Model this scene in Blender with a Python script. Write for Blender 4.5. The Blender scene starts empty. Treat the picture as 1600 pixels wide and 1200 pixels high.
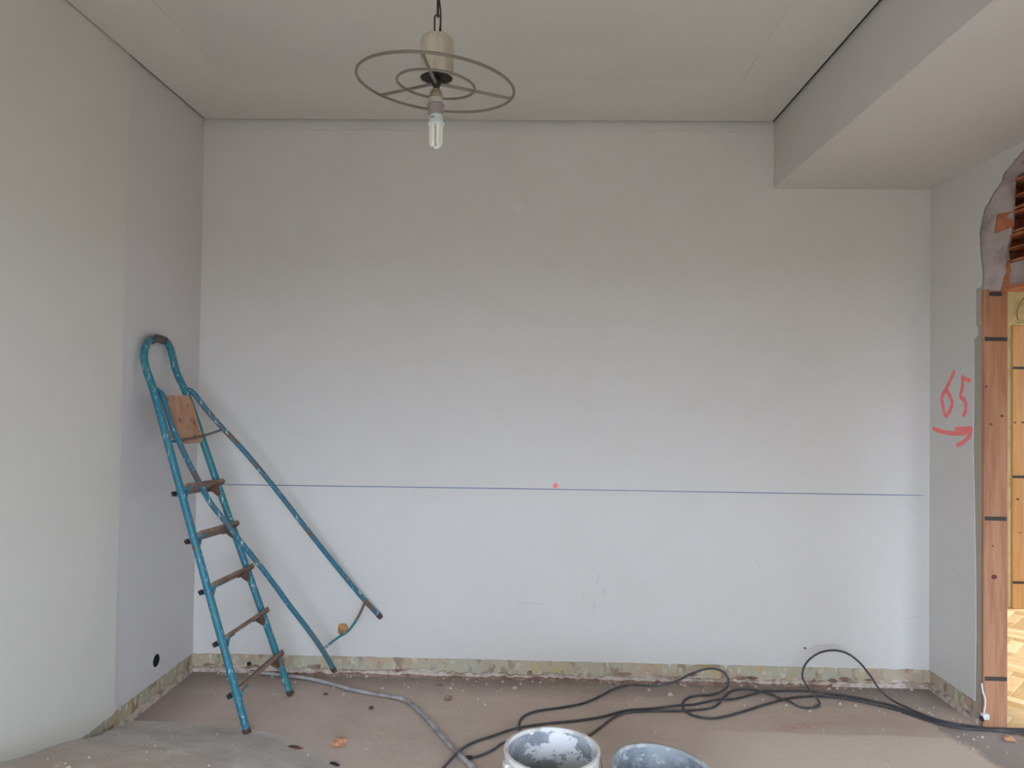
import bpy, bmesh, math, random
from mathutils import Vector, Matrix
from mathutils.geometry import delaunay_2d_cdt
from mathutils import noise as mn

sc = bpy.context.scene
COL = sc.collection
RND = random.Random(7)

# ------------------------------------------------------------------ camera, sky, exposure
HC = 1.48
PITCH, YAW, ROLL, FPX = 0.0184, -0.025, 0.014, 1129.0
fw = Vector((math.sin(YAW)*math.cos(PITCH), math.cos(YAW)*math.cos(PITCH), math.sin(PITCH)))
rt0 = Vector((math.cos(YAW), -math.sin(YAW), 0))
up0 = rt0.cross(fw)
rt = rt0*math.cos(ROLL) + up0*math.sin(ROLL)
up = up0*math.cos(ROLL) - rt0*math.sin(ROLL)
cam_d = bpy.data.cameras.new('camera')
cam_d.sensor_width = 36.0
cam_d.lens = FPX/1600*36.0
cam_d.clip_start = 0.05
cam_d.clip_end = 500
cam = bpy.data.objects.new('camera', cam_d)
COL.objects.link(cam)
m3 = Matrix((rt, up, -fw)).transposed()
cam.matrix_world = Matrix.Translation((0, 0, HC)) @ m3.to_4x4()
sc.camera = cam

sc.view_settings.view_transform = 'Standard'
sc.view_settings.look = 'None'
sc.view_settings.gamma = 1.0
sc.view_settings.use_curve_mapping = False
sc.view_settings.exposure = 0.54
sc.cycles.max_bounces = 12
sc.cycles.diffuse_bounces = 8
sc.cycles.sample_clamp_indirect = 6.0

SKY_STRENGTH = 18.0
world = bpy.data.worlds.new('overcast_sky')
sc.world = world
world.use_nodes = True
wn, wl = world.node_tree.nodes, world.node_tree.links
wn.clear()
w_out = wn.new('ShaderNodeOutputWorld')
w_bg = wn.new('ShaderNodeBackground')
w_tc = wn.new('ShaderNodeTexCoord')
w_sep = wn.new('ShaderNodeSeparateXYZ')
w_rmp = wn.new('ShaderNodeValToRGB')
w_rmp.color_ramp.elements[0].position = 0.0
w_rmp.color_ramp.elements[0].color = (0.36, 0.425, 0.535, 1)
w_rmp.color_ramp.elements[1].position = 1.0
w_rmp.color_ramp.elements[1].color = (0.77, 0.92, 1.08, 1)
wl.new(w_tc.outputs['Generated'], w_sep.inputs[0])
wl.new(w_sep.outputs['Z'], w_rmp.inputs[0])
wl.new(w_rmp.outputs[0], w_bg.inputs[0])
w_bg.inputs[1].default_value = SKY_STRENGTH
wl.new(w_bg.outputs[0], w_out.inputs[0])

# room measures (metres); camera stands at x=0, y=0
XL, XB, XR, YB, ZC, ZB, ZS = -1.773, 1.27, 2.087, 3.825, 2.947, 2.60, 0.098
XO = 2.20            # outer face of the right partition
YF = -1.30           # window wall behind the camera
XH = 3.50            # second partition, beyond the hallway
YH = 5.62            # end of the hallway
HF = 0.20            # facade of the hallway
WIN = (-1.25, 1.45, 0.56, 1.99)   # big window behind the camera: x0, x1, z0, z1
HWIN = (2.45, 3.20, 0.25, 1.70)
FWIN = (3.0, 5.5, 1.30, 2.22)         # window of the room beyond the hallway: y0, y1, z0, z1    # hallway balcony opening


def portal(name, loc, rot, sx, sy):
    d = bpy.data.lights.new(name, 'AREA')
    d.shape = 'RECTANGLE'; d.size = sx; d.size_y = sy
    d.cycles.is_portal = True
    o = bpy.data.objects.new(name, d); COL.objects.link(o)
    o.location = loc; o.rotation_euler = rot
    return o

# daylight enters through these window openings (sampling portals of the sky, they give off nothing)
portal('window_daylight', ((WIN[0]+WIN[1])/2, YF-0.02, (WIN[2]+WIN[3])/2), (math.radians(90), 0, 0), WIN[1]-WIN[0], WIN[3]-WIN[2])
portal('hallway_daylight', ((HWIN[0]+HWIN[1])/2, HF-0.02, (HWIN[2]+HWIN[3])/2), (math.radians(90), 0, 0), HWIN[1]-HWIN[0], HWIN[3]-HWIN[2])

portal('far_room_daylight', (6.72, (FWIN[0]+FWIN[1])/2, (FWIN[2]+FWIN[3])/2), (math.radians(90), 0, math.radians(90)), FWIN[1]-FWIN[0], FWIN[3]-FWIN[2])

# low sun on the far side of the flat: it reaches the hallway floor through the room beyond
sun_d = bpy.data.lights.new('sun', 'SUN')
sun_d.energy = 5.0
sun_d.angle = math.radians(2.0)
sun_d.color = (1.0, 0.90, 0.74)
sun = bpy.data.objects.new('sun', sun_d); COL.objects.link(sun)
SUN_EL, SUN_AZ = math.radians(27), math.radians(2)
sdir = Vector((-math.cos(SUN_EL)*math.cos(SUN_AZ), -math.cos(SUN_EL)*math.sin(SUN_AZ), -math.sin(SUN_EL)))
sun.rotation_euler = sdir.to_track_quat('-Z', 'Y').to_euler()
sun.location = (20, 4, 10)

# ------------------------------------------------------------------ materials
def srgb(r, g, b):
    f = lambda c: (c/255/12.92) if c/255 <= 0.04045 else ((c/255+0.055)/1.055)**2.4
    return (f(r), f(g), f(b), 1)


class Mat:
    """small node builder: base colour mixed through noise masks, plus a noise bump"""
    def __init__(s, name, base, rough=0.8, metal=0.0):
        s.m = bpy.data.materials.new(name); s.m.use_nodes = True
        s.n, s.l = s.m.node_tree.nodes, s.m.node_tree.links
        s.b = s.n['Principled BSDF']
        s.b.inputs['Roughness'].default_value = rough
        s.b.inputs['Metallic'].default_value = metal
        s.tc = s.n.new('ShaderNodeTexCoord')
        s.col = s.n.new('ShaderNodeRGB'); s.col.outputs[0].default_value = base
        s.col = s.col.outputs[0]
        s.l.new(s.col, s.b.inputs['Base Color'])

    def noise(s, scale, detail=4, rough=0.6, stretch=None, off=(0, 0, 0), dist=0.0):
        mp = s.n.new('ShaderNodeMapping')
        mp.inputs['Location'].default_value = off
        if stretch: mp.inputs['Scale'].default_value = stretch
        s.l.new(s.tc.outputs['Object'], mp.inputs[0])
        t = s.n.new('ShaderNodeTexNoise')
        t.inputs['Scale'].default_value = scale
        t.inputs['Detail'].default_value = detail
        t.inputs['Roughness'].default_value = rough
        t.inputs['Distortion'].default_value = dist
        s.l.new(mp.outputs[0], t.inputs['Vector'])
        return t.outputs['Fac']

    def ramp(s, fac, lo, hi):
        r = s.n.new('ShaderNodeMapRange'); r.clamp = True
        r.inputs['From Min'].default_value = lo; r.inputs['From Max'].default_value = hi
        s.l.new(fac, r.inputs['Value'])
        return r.outputs['Result']

    def mul(s, a, b):
        r = s.n.new('ShaderNodeMath'); r.operation = 'MULTIPLY'
        s.l.new(a, r.inputs[0])
        if isinstance(b, (int, float)): r.inputs[1].default_value = b
        else: s.l.new(b, r.inputs[1])
        return r.outputs[0]

    def add(s, a, b):
        r = s.n.new('ShaderNodeMath'); r.operation = 'ADD'
        s.l.new(a, r.inputs[0])
        if isinstance(b, (int, float)): r.inputs[1].default_value = b
        else: s.l.new(b, r.inputs[1])
        return r.outputs[0]

    def mix(s, fac, colour):
        x = s.n.new('ShaderNodeMix'); x.data_type = 'RGBA'
        if isinstance(fac, (int, float)): x.inputs['Factor'].default_value = fac
        else: s.l.new(fac, x.inputs['Factor'])
        s.l.new(s.col, x.inputs['A'])
        x.inputs['B'].default_value = colour
        s.col = x.outputs['Result']
        s.l.new(s.col, s.b.inputs['Base Color'])
        return s

    def spots(s, colour, scale, lo, hi, amt=1.0, **k):
        f = s.ramp(s.noise(scale, **k), lo, hi)
        if amt != 1.0: f = s.mul(f, amt)
        return s.mix(f, colour)

    def bump(s, scale, strength, dist=0.002, **k):
        b = s.n.new('ShaderNodeBump')
        b.inputs['Strength'].default_value = strength
        b.inputs['Distance'].default_value = dist
        s.l.new(s.noise(scale, **k), b.inputs['Height'])
        s.l.new(b.outputs[0], s.b.inputs['Normal'])
        return s


M_wall = Mat('wall_paint', (0.665, 0.642, 0.605, 1), 0.75).spots((0.615, 0.585, 0.545, 1), 1.3, 0.45, 0.75, 0.5).spots((0.69, 0.68, 0.67, 1), 6, 0.5, 0.75, 0.4).bump(220, 0.12).m
M_wall_pale = Mat('wall_left_pale', (0.66, 0.645, 0.585, 1), 0.8).spots((0.62, 0.60, 0.545, 1), 1.7, 0.45, 0.75, 0.5).bump(140, 0.12).m  # paler and warmer than the rear stretch of the left wall
M_wall_left = Mat('wall_left_grey', (0.628, 0.605, 0.595, 1), 0.75).spots((0.59, 0.565, 0.55, 1), 1.3, 0.45, 0.75, 0.5).bump(220, 0.12).m
M_ceil = Mat('ceiling_paint', (0.64, 0.615, 0.56, 1), 0.85).spots((0.59, 0.57, 0.53, 1), 1.6, 0.45, 0.75, 0.6).bump(160, 0.1).m
M_gap_shade = Mat('black_gap_shade', (0.012, 0.011, 0.010, 1), 0.9).m  # near-black standing in for the shade of the ceiling joint
M_mortar = Mat('grey_mortar', srgb(180, 168, 164), 0.95).spots(srgb(152, 140, 138), 9, 0.45, 0.65).spots(srgb(192, 174, 160), 26, 0.55, 0.7, 0.6).bump(60, 0.6, 0.006).m
M_mortar_edge = Mat('plaster_edge', srgb(172, 164, 152), 0.95).spots(srgb(182, 168, 132), 18, 0.5, 0.65, 0.7).bump(80, 0.5, 0.003).m
M_brick = Mat('orange_clay', srgb(188, 118, 80), 0.9).spots(srgb(156, 88, 60), 22, 0.45, 0.65).spots(srgb(206, 140, 96), 60, 0.58, 0.7, 0.6).bump(90, 0.4, 0.003).m
M_brick_pale = Mat('pale_orange_clay', srgb(208, 158, 128), 0.9).spots(srgb(190, 128, 98), 50, 0.45, 0.62).m
M_jamb = Mat('pine_jamb', srgb(180, 132, 102), 0.65).spots(srgb(154, 104, 76), 3, 0.4, 0.65, 0.8, stretch=(12, 12, 1)).spots(srgb(198, 152, 122), 5, 0.55, 0.75, 0.6, stretch=(14, 14, 0.7), off=(3, 1, 2)).bump(30, 0.2, 0.001, stretch=(12, 12, 1)).m
M_jamb_far = Mat('honey_pine_jamb', srgb(206, 160, 104), 0.6).spots(srgb(184, 132, 78), 3, 0.4, 0.65, 0.7, stretch=(12, 12, 1)).m
M_knot = Mat('wood_knot', srgb(96, 56, 46), 0.7).m
M_strap = Mat('dark_strap', srgb(62, 56, 54), 0.6).m
M_cream = Mat('cream_wall', srgb(222, 216, 198), 0.85).spots(srgb(206, 198, 176), 4, 0.5, 0.7, 0.6).bump(80, 0.2).m
M_foam = Mat('cream_edge', srgb(226, 216, 182), 0.9).spots(srgb(200, 188, 150), 12, 0.5, 0.65, 0.7).bump(50, 0.5, 0.004).m
M_plank = Mat('parquet_oak', srgb(206, 182, 146), 0.5).spots(srgb(186, 148, 98), 4, 0.4, 0.65, 0.8, stretch=(3, 30, 1)).m
M_plank2 = Mat('parquet_oak_pale', srgb(220, 198, 164), 0.5).spots(srgb(200, 166, 118), 4, 0.45, 0.7, 0.8, stretch=(3, 30, 1)).m
M_plank3 = Mat('parquet_oak_dark', srgb(188, 160, 120), 0.5).spots(srgb(164, 124, 78), 4, 0.4, 0.65, 0.8, stretch=(3, 30, 1)).m
M_joint = Mat('parquet_joint', srgb(120, 92, 60), 0.8).m
M_ground = Mat('street_ground', (0.078, 0.060, 0.042, 1), 0.95).spots((0.064, 0.05, 0.034, 1), 0.05, 0.4, 0.6).m


def floor_material():
    k = Mat('dusty_screed', (0.575, 0.46, 0.39, 1), 0.93)
    k.spots((0.485, 0.375, 0.315, 1), 1.6, 0.42, 0.66, 0.8, detail=6)
    k.spots((0.62, 0.51, 0.44, 1), 3.2, 0.50, 0.70, 0.6, detail=8, stretch=(1, 2.5, 1))
    k.spots((0.42, 0.27, 0.20, 1), 2.3, 0.62, 0.75, 0.35, off=(5, 2, 0))
    k.spots((0.24, 0.20, 0.18, 1), 34, 0.64, 0.72, 0.7)
    k.spots((0.60, 0.56, 0.52, 1), 46, 0.68, 0.74, 0.5, off=(2, 7, 0))
    # swept, paler patch of screed near the doorway (edge of its own) and the dirt line along the walls
    sep = k.n.new('ShaderNodeSeparateXYZ'); k.l.new(k.tc.outputs['Object'], sep.inputs[0])
    wob = k.mul(k.add(k.noise(5, detail=3), -0.5), 0.16)
    y = k.add(sep.outputs['Y'], k.mul(k.add(k.noise(4, detail=2, off=(4, 4, 0)), -0.5), 0.05))
    x = k.add(sep.outputs['X'], wob)
    a = k.ramp(y, 3.29, 3.265)
    b = k.ramp(x, 0.55, 1.2)
    xe = k.add(x, k.mul(k.add(y, -3.0), 0.22))
    c = k.ramp(xe, 1.965, 1.93)
    k.mix(k.mul(k.mul(k.mul(a, b), c), 0.8), (0.70, 0.60, 0.51, 1))
    d = k.ramp(xe, 1.94, 1.99)
    k.mix(k.mul(k.mul(d, k.ramp(y, 3.42, 3.36)), 0.75), (0.28, 0.25, 0.235, 1))
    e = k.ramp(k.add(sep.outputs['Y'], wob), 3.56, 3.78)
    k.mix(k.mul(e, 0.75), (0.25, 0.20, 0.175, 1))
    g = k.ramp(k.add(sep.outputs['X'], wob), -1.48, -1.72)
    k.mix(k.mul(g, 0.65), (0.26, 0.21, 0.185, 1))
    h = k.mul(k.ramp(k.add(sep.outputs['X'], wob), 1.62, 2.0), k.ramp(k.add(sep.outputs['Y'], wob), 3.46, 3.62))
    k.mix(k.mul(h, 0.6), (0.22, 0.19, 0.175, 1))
    dx = k.n.new('ShaderNodeMath'); dx.operation = 'ABSOLUTE'; k.l.new(k.add(sep.outputs['X'], -1.25), dx.inputs[0])
    dy = k.n.new('ShaderNodeMath'); dy.operation = 'ABSOLUTE'; k.l.new(k.add(k.add(sep.outputs['Y'], k.mul(sep.outputs['X'], -0.22)), -3.075), dy.inputs[0])
    k.mix(k.mul(k.mul(k.ramp(dx.outputs[0], 0.24, 0.05), k.ramp(dy.outputs[0], 0.05, 0.01)), k.mul(k.ramp(k.noise(22), 0.35, 0.6), 0.6)), (0.50, 0.24, 0.15, 1))
    k.bump(26, 0.35, 0.006, detail=8)
    return k.m


M_floor = floor_material()
M_skirt = Mat('old_glue_band', srgb(190, 176, 152), 0.95).spots(srgb(182, 180, 162), 6, 0.42, 0.58, 0.9, off=(1, 0, 0)).spots(srgb(186, 160, 140), 8, 0.50, 0.60, 0.8, off=(4, 3, 1)).spots(srgb(192, 174, 126), 11, 0.56, 0.64, 0.7, off=(8, 1, 1)).spots(srgb(140, 120, 100), 16, 0.56, 0.66, 0.75, stretch=(1, 1, 0.5)).spots(srgb(222, 216, 204), 30, 0.60, 0.66, 0.8, off=(2, 2, 5), stretch=(1, 1, 0.45)).bump(70, 0.8, 0.005).m
M_glue = Mat('pale_glue', srgb(200, 190, 168), 0.9).spots(srgb(184, 180, 156), 20, 0.45, 0.6).bump(60, 0.5, 0.003).m
M_chip = Mat('broken_plaster', srgb(206, 192, 180), 0.95).spots(srgb(168, 146, 132), 25, 0.45, 0.62).bump(90, 0.5, 0.003).m
M_chip_pink = Mat('broken_plaster_brown', srgb(160, 132, 118), 0.95).spots(srgb(126, 96, 82), 25, 0.45, 0.62).bump(90, 0.5, 0.003).m
M_sand = Mat('grey_sand', srgb(216, 208, 201), 0.97).spots(srgb(196, 189, 184), 5, 0.42, 0.62).spots(srgb(208, 188, 170), 2.2, 0.48, 0.66, 0.7).spots(srgb(196, 188, 178), 60, 0.66, 0.70, 0.8).spots(srgb(96, 88, 80), 70, 0.66, 0.72, 0.7, off=(3, 3, 3)).bump(110, 0.9, 0.008, detail=6).m
_b = Mat('worn_blue_paint', (0.019, 0.175, 0.255, 1), 0.45)
_b.spots((0.025, 0.195, 0.225, 1), 7, 0.42, 0.62, 0.8)
_b.spots((0.50, 0.60, 0.60, 1), 60, 0.60, 0.65, 0.8, stretch=(1.8, 1.8, 0.35))
_b.spots((0.16, 0.085, 0.06, 1), 9, 0.63, 0.68, 0.9, off=(7, 2, 4), detail=6)
M_blue = _b.m
_b = Mat('worn_blue_paint_rusty', (0.022, 0.15, 0.225, 1), 0.5)
_b.spots((0.09, 0.13, 0.145, 1), 5, 0.48, 0.62, 0.7)
_b.spots((0.55, 0.62, 0.60, 1), 50, 0.61, 0.65, 0.8, stretch=(1.6, 1.6, 0.5))
_sep = _b.n.new('ShaderNodeSeparateXYZ'); _b.l.new(_b.tc.outputs['Object'], _sep.inputs[0])
_abs = _b.n.new('ShaderNodeMath'); _abs.operation = 'ABSOLUTE'
_b.l.new(_b.add(_sep.outputs['Z'], -1.285), _abs.inputs[0])
_wear = _b.add(_b.mul(_b.ramp(_abs.outputs[0], 0.075, 0.03), 0.13), _b.mul(_b.ramp(_sep.outputs['Z'], 0.48, 0.12), 0.10))
_b.mix(_b.mul(_b.ramp(_b.add(_b.noise(6, detail=6, off=(7, 2, 4)), _wear), 0.59, 0.65), 0.9), (0.15, 0.085, 0.06, 1))
M_blue_rust = _b.m
M_rust = Mat('rusty_steel', srgb(98, 78, 68), 0.7, 0.2).spots(srgb(132, 84, 58), 40, 0.5, 0.62).m
M_rustdark = Mat('rusty_foot', srgb(70, 54, 50), 0.8).spots(srgb(104, 74, 60), 60, 0.5, 0.62).m
M_tape = Mat('dark_tape', srgb(74, 66, 66), 0.6).spots(srgb(120, 108, 104), 60, 0.55, 0.65, 0.7, stretch=(1, 1, 0.2)).m
M_tread = Mat('weathered_tread', srgb(136, 112, 98), 0.8).spots(srgb(104, 84, 72), 8, 0.45, 0.65, stretch=(4, 1, 4)).spots(srgb(170, 152, 138), 30, 0.6, 0.68, 0.6).m
M_plat = Mat('brown_board', srgb(178, 136, 108), 0.75).spots(srgb(154, 112, 88), 9, 0.45, 0.65, 0.8, stretch=(3, 3, 1)).spots(srgb(70, 46, 36), 16, 0.64, 0.68, 0.8, off=(3, 0, 1)).spots(srgb(176, 150, 136), 24, 0.64, 0.70, 0.8, off=(1, 6, 1), stretch=(3, 3, 0.8)).m
M_rubber = Mat('black_foot', srgb(48, 42, 40), 0.8).m
M_cable = Mat('black_cable', srgb(66, 65, 69), 0.55).spots(srgb(96, 92, 92), 14, 0.5, 0.65, 0.7).m
M_conduit = Mat('dusty_grey_conduit', srgb(178, 172, 172), 0.7).spots(srgb(142, 136, 136), 12, 0.45, 0.62).spots(srgb(196, 190, 188), 34, 0.58, 0.66, 0.7).m
M_bucket = Mat('white_bucket', srgb(222, 218, 212), 0.5).spots(srgb(178, 172, 164), 18, 0.56, 0.64, 0.8).m
M_resid = Mat('grey_plaster_residue', srgb(172, 176, 182), 0.85).spots(srgb(146, 150, 158), 10, 0.45, 0.6).spots(srgb(238, 238, 240), 7.0, 0.515, 0.53, 1.0, detail=8, rough=0.7, off=(3.3, 1, 0.4), stretch=(1, 1, 1.6)).spots(srgb(200, 202, 206), 44, 0.6, 0.66, 0.6).bump(50, 0.4, 0.004).m
M_resid2 = Mat('dark_plaster_residue', srgb(156, 162, 168), 0.8).spots(srgb(124, 132, 142), 8, 0.42, 0.6).spots(srgb(206, 210, 214), 15, 0.58, 0.63, 0.9, detail=7, rough=0.7, off=(1.2, 2, 0.2)).spots(srgb(166, 176, 182), 30, 0.55, 0.65, 0.7).bump(50, 0.5, 0.004).m
M_tub = Mat('grey_tub', srgb(158, 161, 162), 0.6).spots(srgb(200, 201, 200), 15, 0.5, 0.6).m
M_spray = Mat('fluorescent_red_spray', (1.0, 0.235, 0.245, 1), 0.6).m
M_chalk = Mat('blue_chalk', (0.10, 0.165, 0.34, 1), 0.9).m
M_pencil = Mat('pencil_scuff', srgb(198, 195, 196), 0.9).m
M_cap = Mat('cover_plate_paint', (0.70, 0.68, 0.645, 1), 0.5).m
M_box = Mat('socket_box_ochre', srgb(196, 150, 96), 0.7).spots(srgb(160, 116, 72), 30, 0.45, 0.6).m
M_hole = Mat('hole_dark', (0.012, 0.012, 0.012, 1), 0.9).m
M_white = Mat('white_plastic', srgb(226, 226, 224), 0.4).m
M_print = Mat('dark_print', srgb(90, 98, 100), 0.6).m
M_lampcup = Mat('aged_cream_enamel', srgb(190, 182, 164), 0.5).spots(srgb(172, 162, 142), 12, 0.45, 0.65, stretch=(3, 3, 0.6)).m
M_hub_cup_shade = Mat('lamp_hub_cup_shade', srgb(30, 29, 22), 0.7).m  # hub tone, also the shade painted into the lamp cup
M_wire = Mat('grey_enamel_rod', srgb(122, 116, 105), 0.4, 0.2).spots(srgb(120, 98, 80), 14, 0.55, 0.65, 0.8).m
M_chain = Mat('brown_chain', srgb(66, 48, 38), 0.5, 0.5).m
M_brass = Mat('aged_brass', srgb(160, 148, 122), 0.45, 0.2).spots(srgb(110, 98, 80), 60, 0.5, 0.6).m
M_sock = Mat('grey_lampholder', srgb(138, 128, 124), 0.5).m
M_sock_pale = Mat('pale_lampholder_ring', srgb(176, 170, 158), 0.5).m
M_base = Mat('bulb_base', srgb(206, 214, 210), 0.35).m
_t = Mat('bulb_tube', srgb(236, 236, 228), 0.25); M_tube = _t.m
M_cord = Mat('brown_wire', srgb(120, 100, 66), 0.7).m

# ------------------------------------------------------------------ mesh helpers
def obj(name, bm, mat, parent=None, loc=(0, 0, 0), angle=35, kind=None):
    """links a bmesh given in world coordinates; its origin is its parent's base or loc"""
    base = Vector(loc)
    if parent is not None:
        base = Vector((0, 0, 0)); p = parent
        while p is not None:
            base += Vector(p.location); p = p.parent
    elif base.length > 0:
        pass
    bmesh.ops.recalc_face_normals(bm, faces=bm.faces)
    bmesh.ops.translate(bm, vec=-base, verts=bm.verts)
    me = bpy.data.meshes.new(name)
    bm.to_mesh(me); bm.free()
    for p in me.polygons: p.use_smooth = True
    me.set_sharp_from_angle(angle=math.radians(angle))
    for k in (mat if isinstance(mat, (list, tuple)) else [mat]): me.materials.append(k)
    o = bpy.data.objects.new(name, me); COL.objects.link(o)
    if parent is not None: o.parent = parent
    else: o.location = base
    if kind: o['kind'] = kind
    return o


def tag(o, label, cat, group=None, kind=None):
    o['label'] = label; o['category'] = cat
    if group: o['group'] = group
    if kind: o['kind'] = kind
    return o


def thing(name, label, cat, loc, group=None):
    o = bpy.data.objects.new(name, None); COL.objects.link(o)
    o.location = loc; o.empty_display_size = 0.05
    return tag(o, label, cat, group)


def add_box(bm, x0, x1, y0, y1, z0, z1):
    vs = [bm.verts.new(p) for p in ((x0, y0, z0), (x1, y0, z0), (x1, y1, z0), (x0, y1, z0), (x0, y0, z1), (x1, y0, z1), (x1, y1, z1), (x0, y1, z1))]
    for f in ((0, 1, 2, 3), (4, 5, 6, 7), (0, 1, 5, 4), (1, 2, 6, 5), (2, 3, 7, 6), (3, 0, 4, 7)):
        bm.faces.new([vs[i] for i in f])
    return vs


def box(*a):
    bm = bmesh.new(); add_box(bm, *a); return bm


def bevel(bm, w, seg=2):
    bmesh.ops.recalc_face_normals(bm, faces=bm.faces)
    es = [e for e in bm.edges if len(e.link_faces) == 2 and e.calc_face_angle(0) > 0.6]
    bmesh.ops.bevel(bm, geom=es, offset=w, segments=seg, affect='EDGES', profile=0.7)
    return bm


def oriented_box(bm, c, ex, ey, ez, sx, sy, sz):
    c = Vector(c); ex, ey, ez = (Vector(v).normalized() for v in (ex, ey, ez))
    vs = add_box(bm, -sx/2, sx/2, -sy/2, sy/2, -sz/2, sz/2)
    for v in vs: v.co = c + ex*v.co.x + ey*v.co.y + ez*v.co.z


def spline(pts, n=6, closed=False):
    P = [Vector(p) for p in pts]; out = []
    L = len(P); rng = range(L if closed else L-1)
    for i in rng:
        p1, p2 = P[i], P[(i+1) % L]
        p0 = P[(i-1) % L] if (closed or i > 0) else p1*2-p2
        p3 = P[(i+2) % L] if (closed or i+2 < L) else p2*2-p1
        # centripetal Catmull-Rom
        d = lambda a, b: max((a-b).length, 1e-5)**0.5
        t0 = 0; t1 = t0+d(p0, p1); t2 = t1+d(p1, p2); t3 = t2+d(p2, p3)
        for k in range(n):
            t = t1+(t2-t1)*k/n
            A1 = p0*((t1-t)/(t1-t0))+p1*((t-t0)/(t1-t0)); A2 = p1*((t2-t)/(t2-t1))+p2*((t-t1)/(t2-t1)); A3 = p2*((t3-t)/(t3-t2))+p3*((t-t2)/(t3-t2))
            B1 = A1*((t2-t)/(t2-t0))+A2*((t-t0)/(t2-t0)); B2 = A2*((t3-t)/(t3-t1))+A3*((t-t1)/(t3-t1))
            out.append(B1*((t2-t)/(t2-t1))+B2*((t-t1)/(t2-t1)))
    if not closed: out.append(P[-1])
    return out


def tube(bm, pts, r, seg=10, closed=False, caps=True, squash=1.0):
    P = [Vector(p) for p in pts]; n = len(P)
    T = []
    for i in range(n):
        a = P[(i-1) % n] if (closed or i > 0) else P[i]
        b = P[(i+1) % n] if (closed or i < n-1) else P[i]
        T.append((b-a).normalized())
    ref = Vector((0, 0, 1)) if abs(T[0].z) < 0.9 else Vector((1, 0, 0))
    N = (ref-T[0]*ref.dot(T[0])).normalized()
    rings = []
    for i in range(n):
        N = (N-T[i]*N.dot(T[i])).normalized(); B = T[i].cross(N)
        rr = r[i] if isinstance(r, (list, tuple)) else r
        rings.append([bm.verts.new(P[i]+(N*math.cos(2*math.pi*k/seg)*squash+B*math.sin(2*math.pi*k/seg))*rr) for k in range(seg)])
    m = n if closed else n-1
    for i in range(m):
        a, b = rings[i], rings[(i+1) % n]
        for k in range(seg):
            bm.faces.new((a[k], a[(k+1) % seg], b[(k+1) % seg], b[k]))
    if caps and not closed:
        bm.faces.new(rings[0]); bm.faces.new(rings[-1])
    return bm


def lathe(bm, prof, c, seg=40, closed=False, warp=None, mat=None):
    """profile of (radius, z) turned about the vertical through c"""
    rings = []
    for r, z in prof:
        if r < 1e-6: rings.append([bm.verts.new((c[0], c[1], c[2]+z))])
        else:
            ring = []
            for k in range(seg):
                a = 2*math.pi*k/seg; q = r*(warp(a, z) if warp else 1)
                ring.append(bm.verts.new((c[0]+q*math.cos(a), c[1]+q*math.sin(a), c[2]+z)))
            rings.append(ring)
    for i in range(len(rings)-1):
        a, b = rings[i], rings[i+1]
        for k in range(seg):
            j = (k+1) % seg
            if len(a) == 1 and len(b) == 1: continue
            if len(a) == 1: bm.faces.new((a[0], b[k], b[j]))
            elif len(b) == 1: bm.faces.new((a[k], a[j], b[0]))
            else: bm.faces.new((a[k], a[j], b[j], b[k]))
    return bm


def slab(bm, outer, holes, fmap, w0, w1):
    """flat plate with holes: 2-D outline -> solid between w0 and w1; fmap(u, v, w) gives the point"""
    pts, edges, loops = [], [], []
    for loop in [outer]+list(holes):
        s = len(pts); pts += [Vector((p[0], p[1])) for p in loop]
        idx = list(range(s, len(pts))); loops.append(idx)
        edges += [(idx[i], idx[(i+1) % len(idx)]) for i in range(len(idx))]
    vc, ec, fc, *_ = delaunay_2d_cdt(pts, edges, [], 0, 1e-7)

    def inside(p, loop):
        c = False
        for i in range(len(loop)):
            (x1, y1), (x2, y2) = loop[i], loop[i-1]
            if (y1 > p[1]) != (y2 > p[1]) and p[0] < (x2-x1)*(p[1]-y1)/(y2-y1)+x1: c = not c
        return c
    keep = []
    for f in fc:
        q = sum((vc[i] for i in f), Vector((0, 0)))/len(f)
        if inside(q, outer) and not any(inside(q, h) for h in holes): keep.append(f)
    A = [bm.verts.new(fmap(v.x, v.y, w0)) for v in vc]
    B = [bm.verts.new(fmap(v.x, v.y, w1)) for v in vc]
    cnt = {}
    for f in keep:
        bm.faces.new([A[i] for i in f]); bm.faces.new([B[i] for i in reversed(f)])
        for i in range(len(f)):
            e = (f[i], f[(i+1) % len(f)]); cnt[e] = cnt.get(e, 0)+1
    for (a, b) in cnt:
        if (b, a) not in cnt: bm.faces.new((A[a], A[b], B[b], B[a]))
    bmesh.ops.delete(bm, geom=[v for v in bm.verts if not v.link_faces], context='VERTS')
    return bm


mapXZ = lambda u, v, w: (u, w, v)       # plates facing along y
mapYZ = lambda u, v, w: (w, u, v)       # plates facing along x
mapXY = lambda u, v, w: (u, v, w)


def circle2(cx, cy, rx, ry=None, n=20, power=1.0):
    ry = ry or rx; out = []
    for k in range(n):
        a = 2*math.pi*k/n; c, s = math.cos(a), math.sin(a)
        out.append((cx+rx*math.copysign(abs(c)**power, c), cy+ry*math.copysign(abs(s)**power, s)))
    return out


def jag(u0, u1, v, step, amp, seed):
    """ragged line from u0 to u1 around v"""
    n = max(2, int(abs(u1-u0)/step)); r = random.Random(seed)
    return [(u0+(u1-u0)*i/n, v+(r.random()-0.5)*2*amp*(0.4+abs(mn.noise(Vector((i*0.3, seed, 0)))))) for i in range(n+1)]


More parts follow.
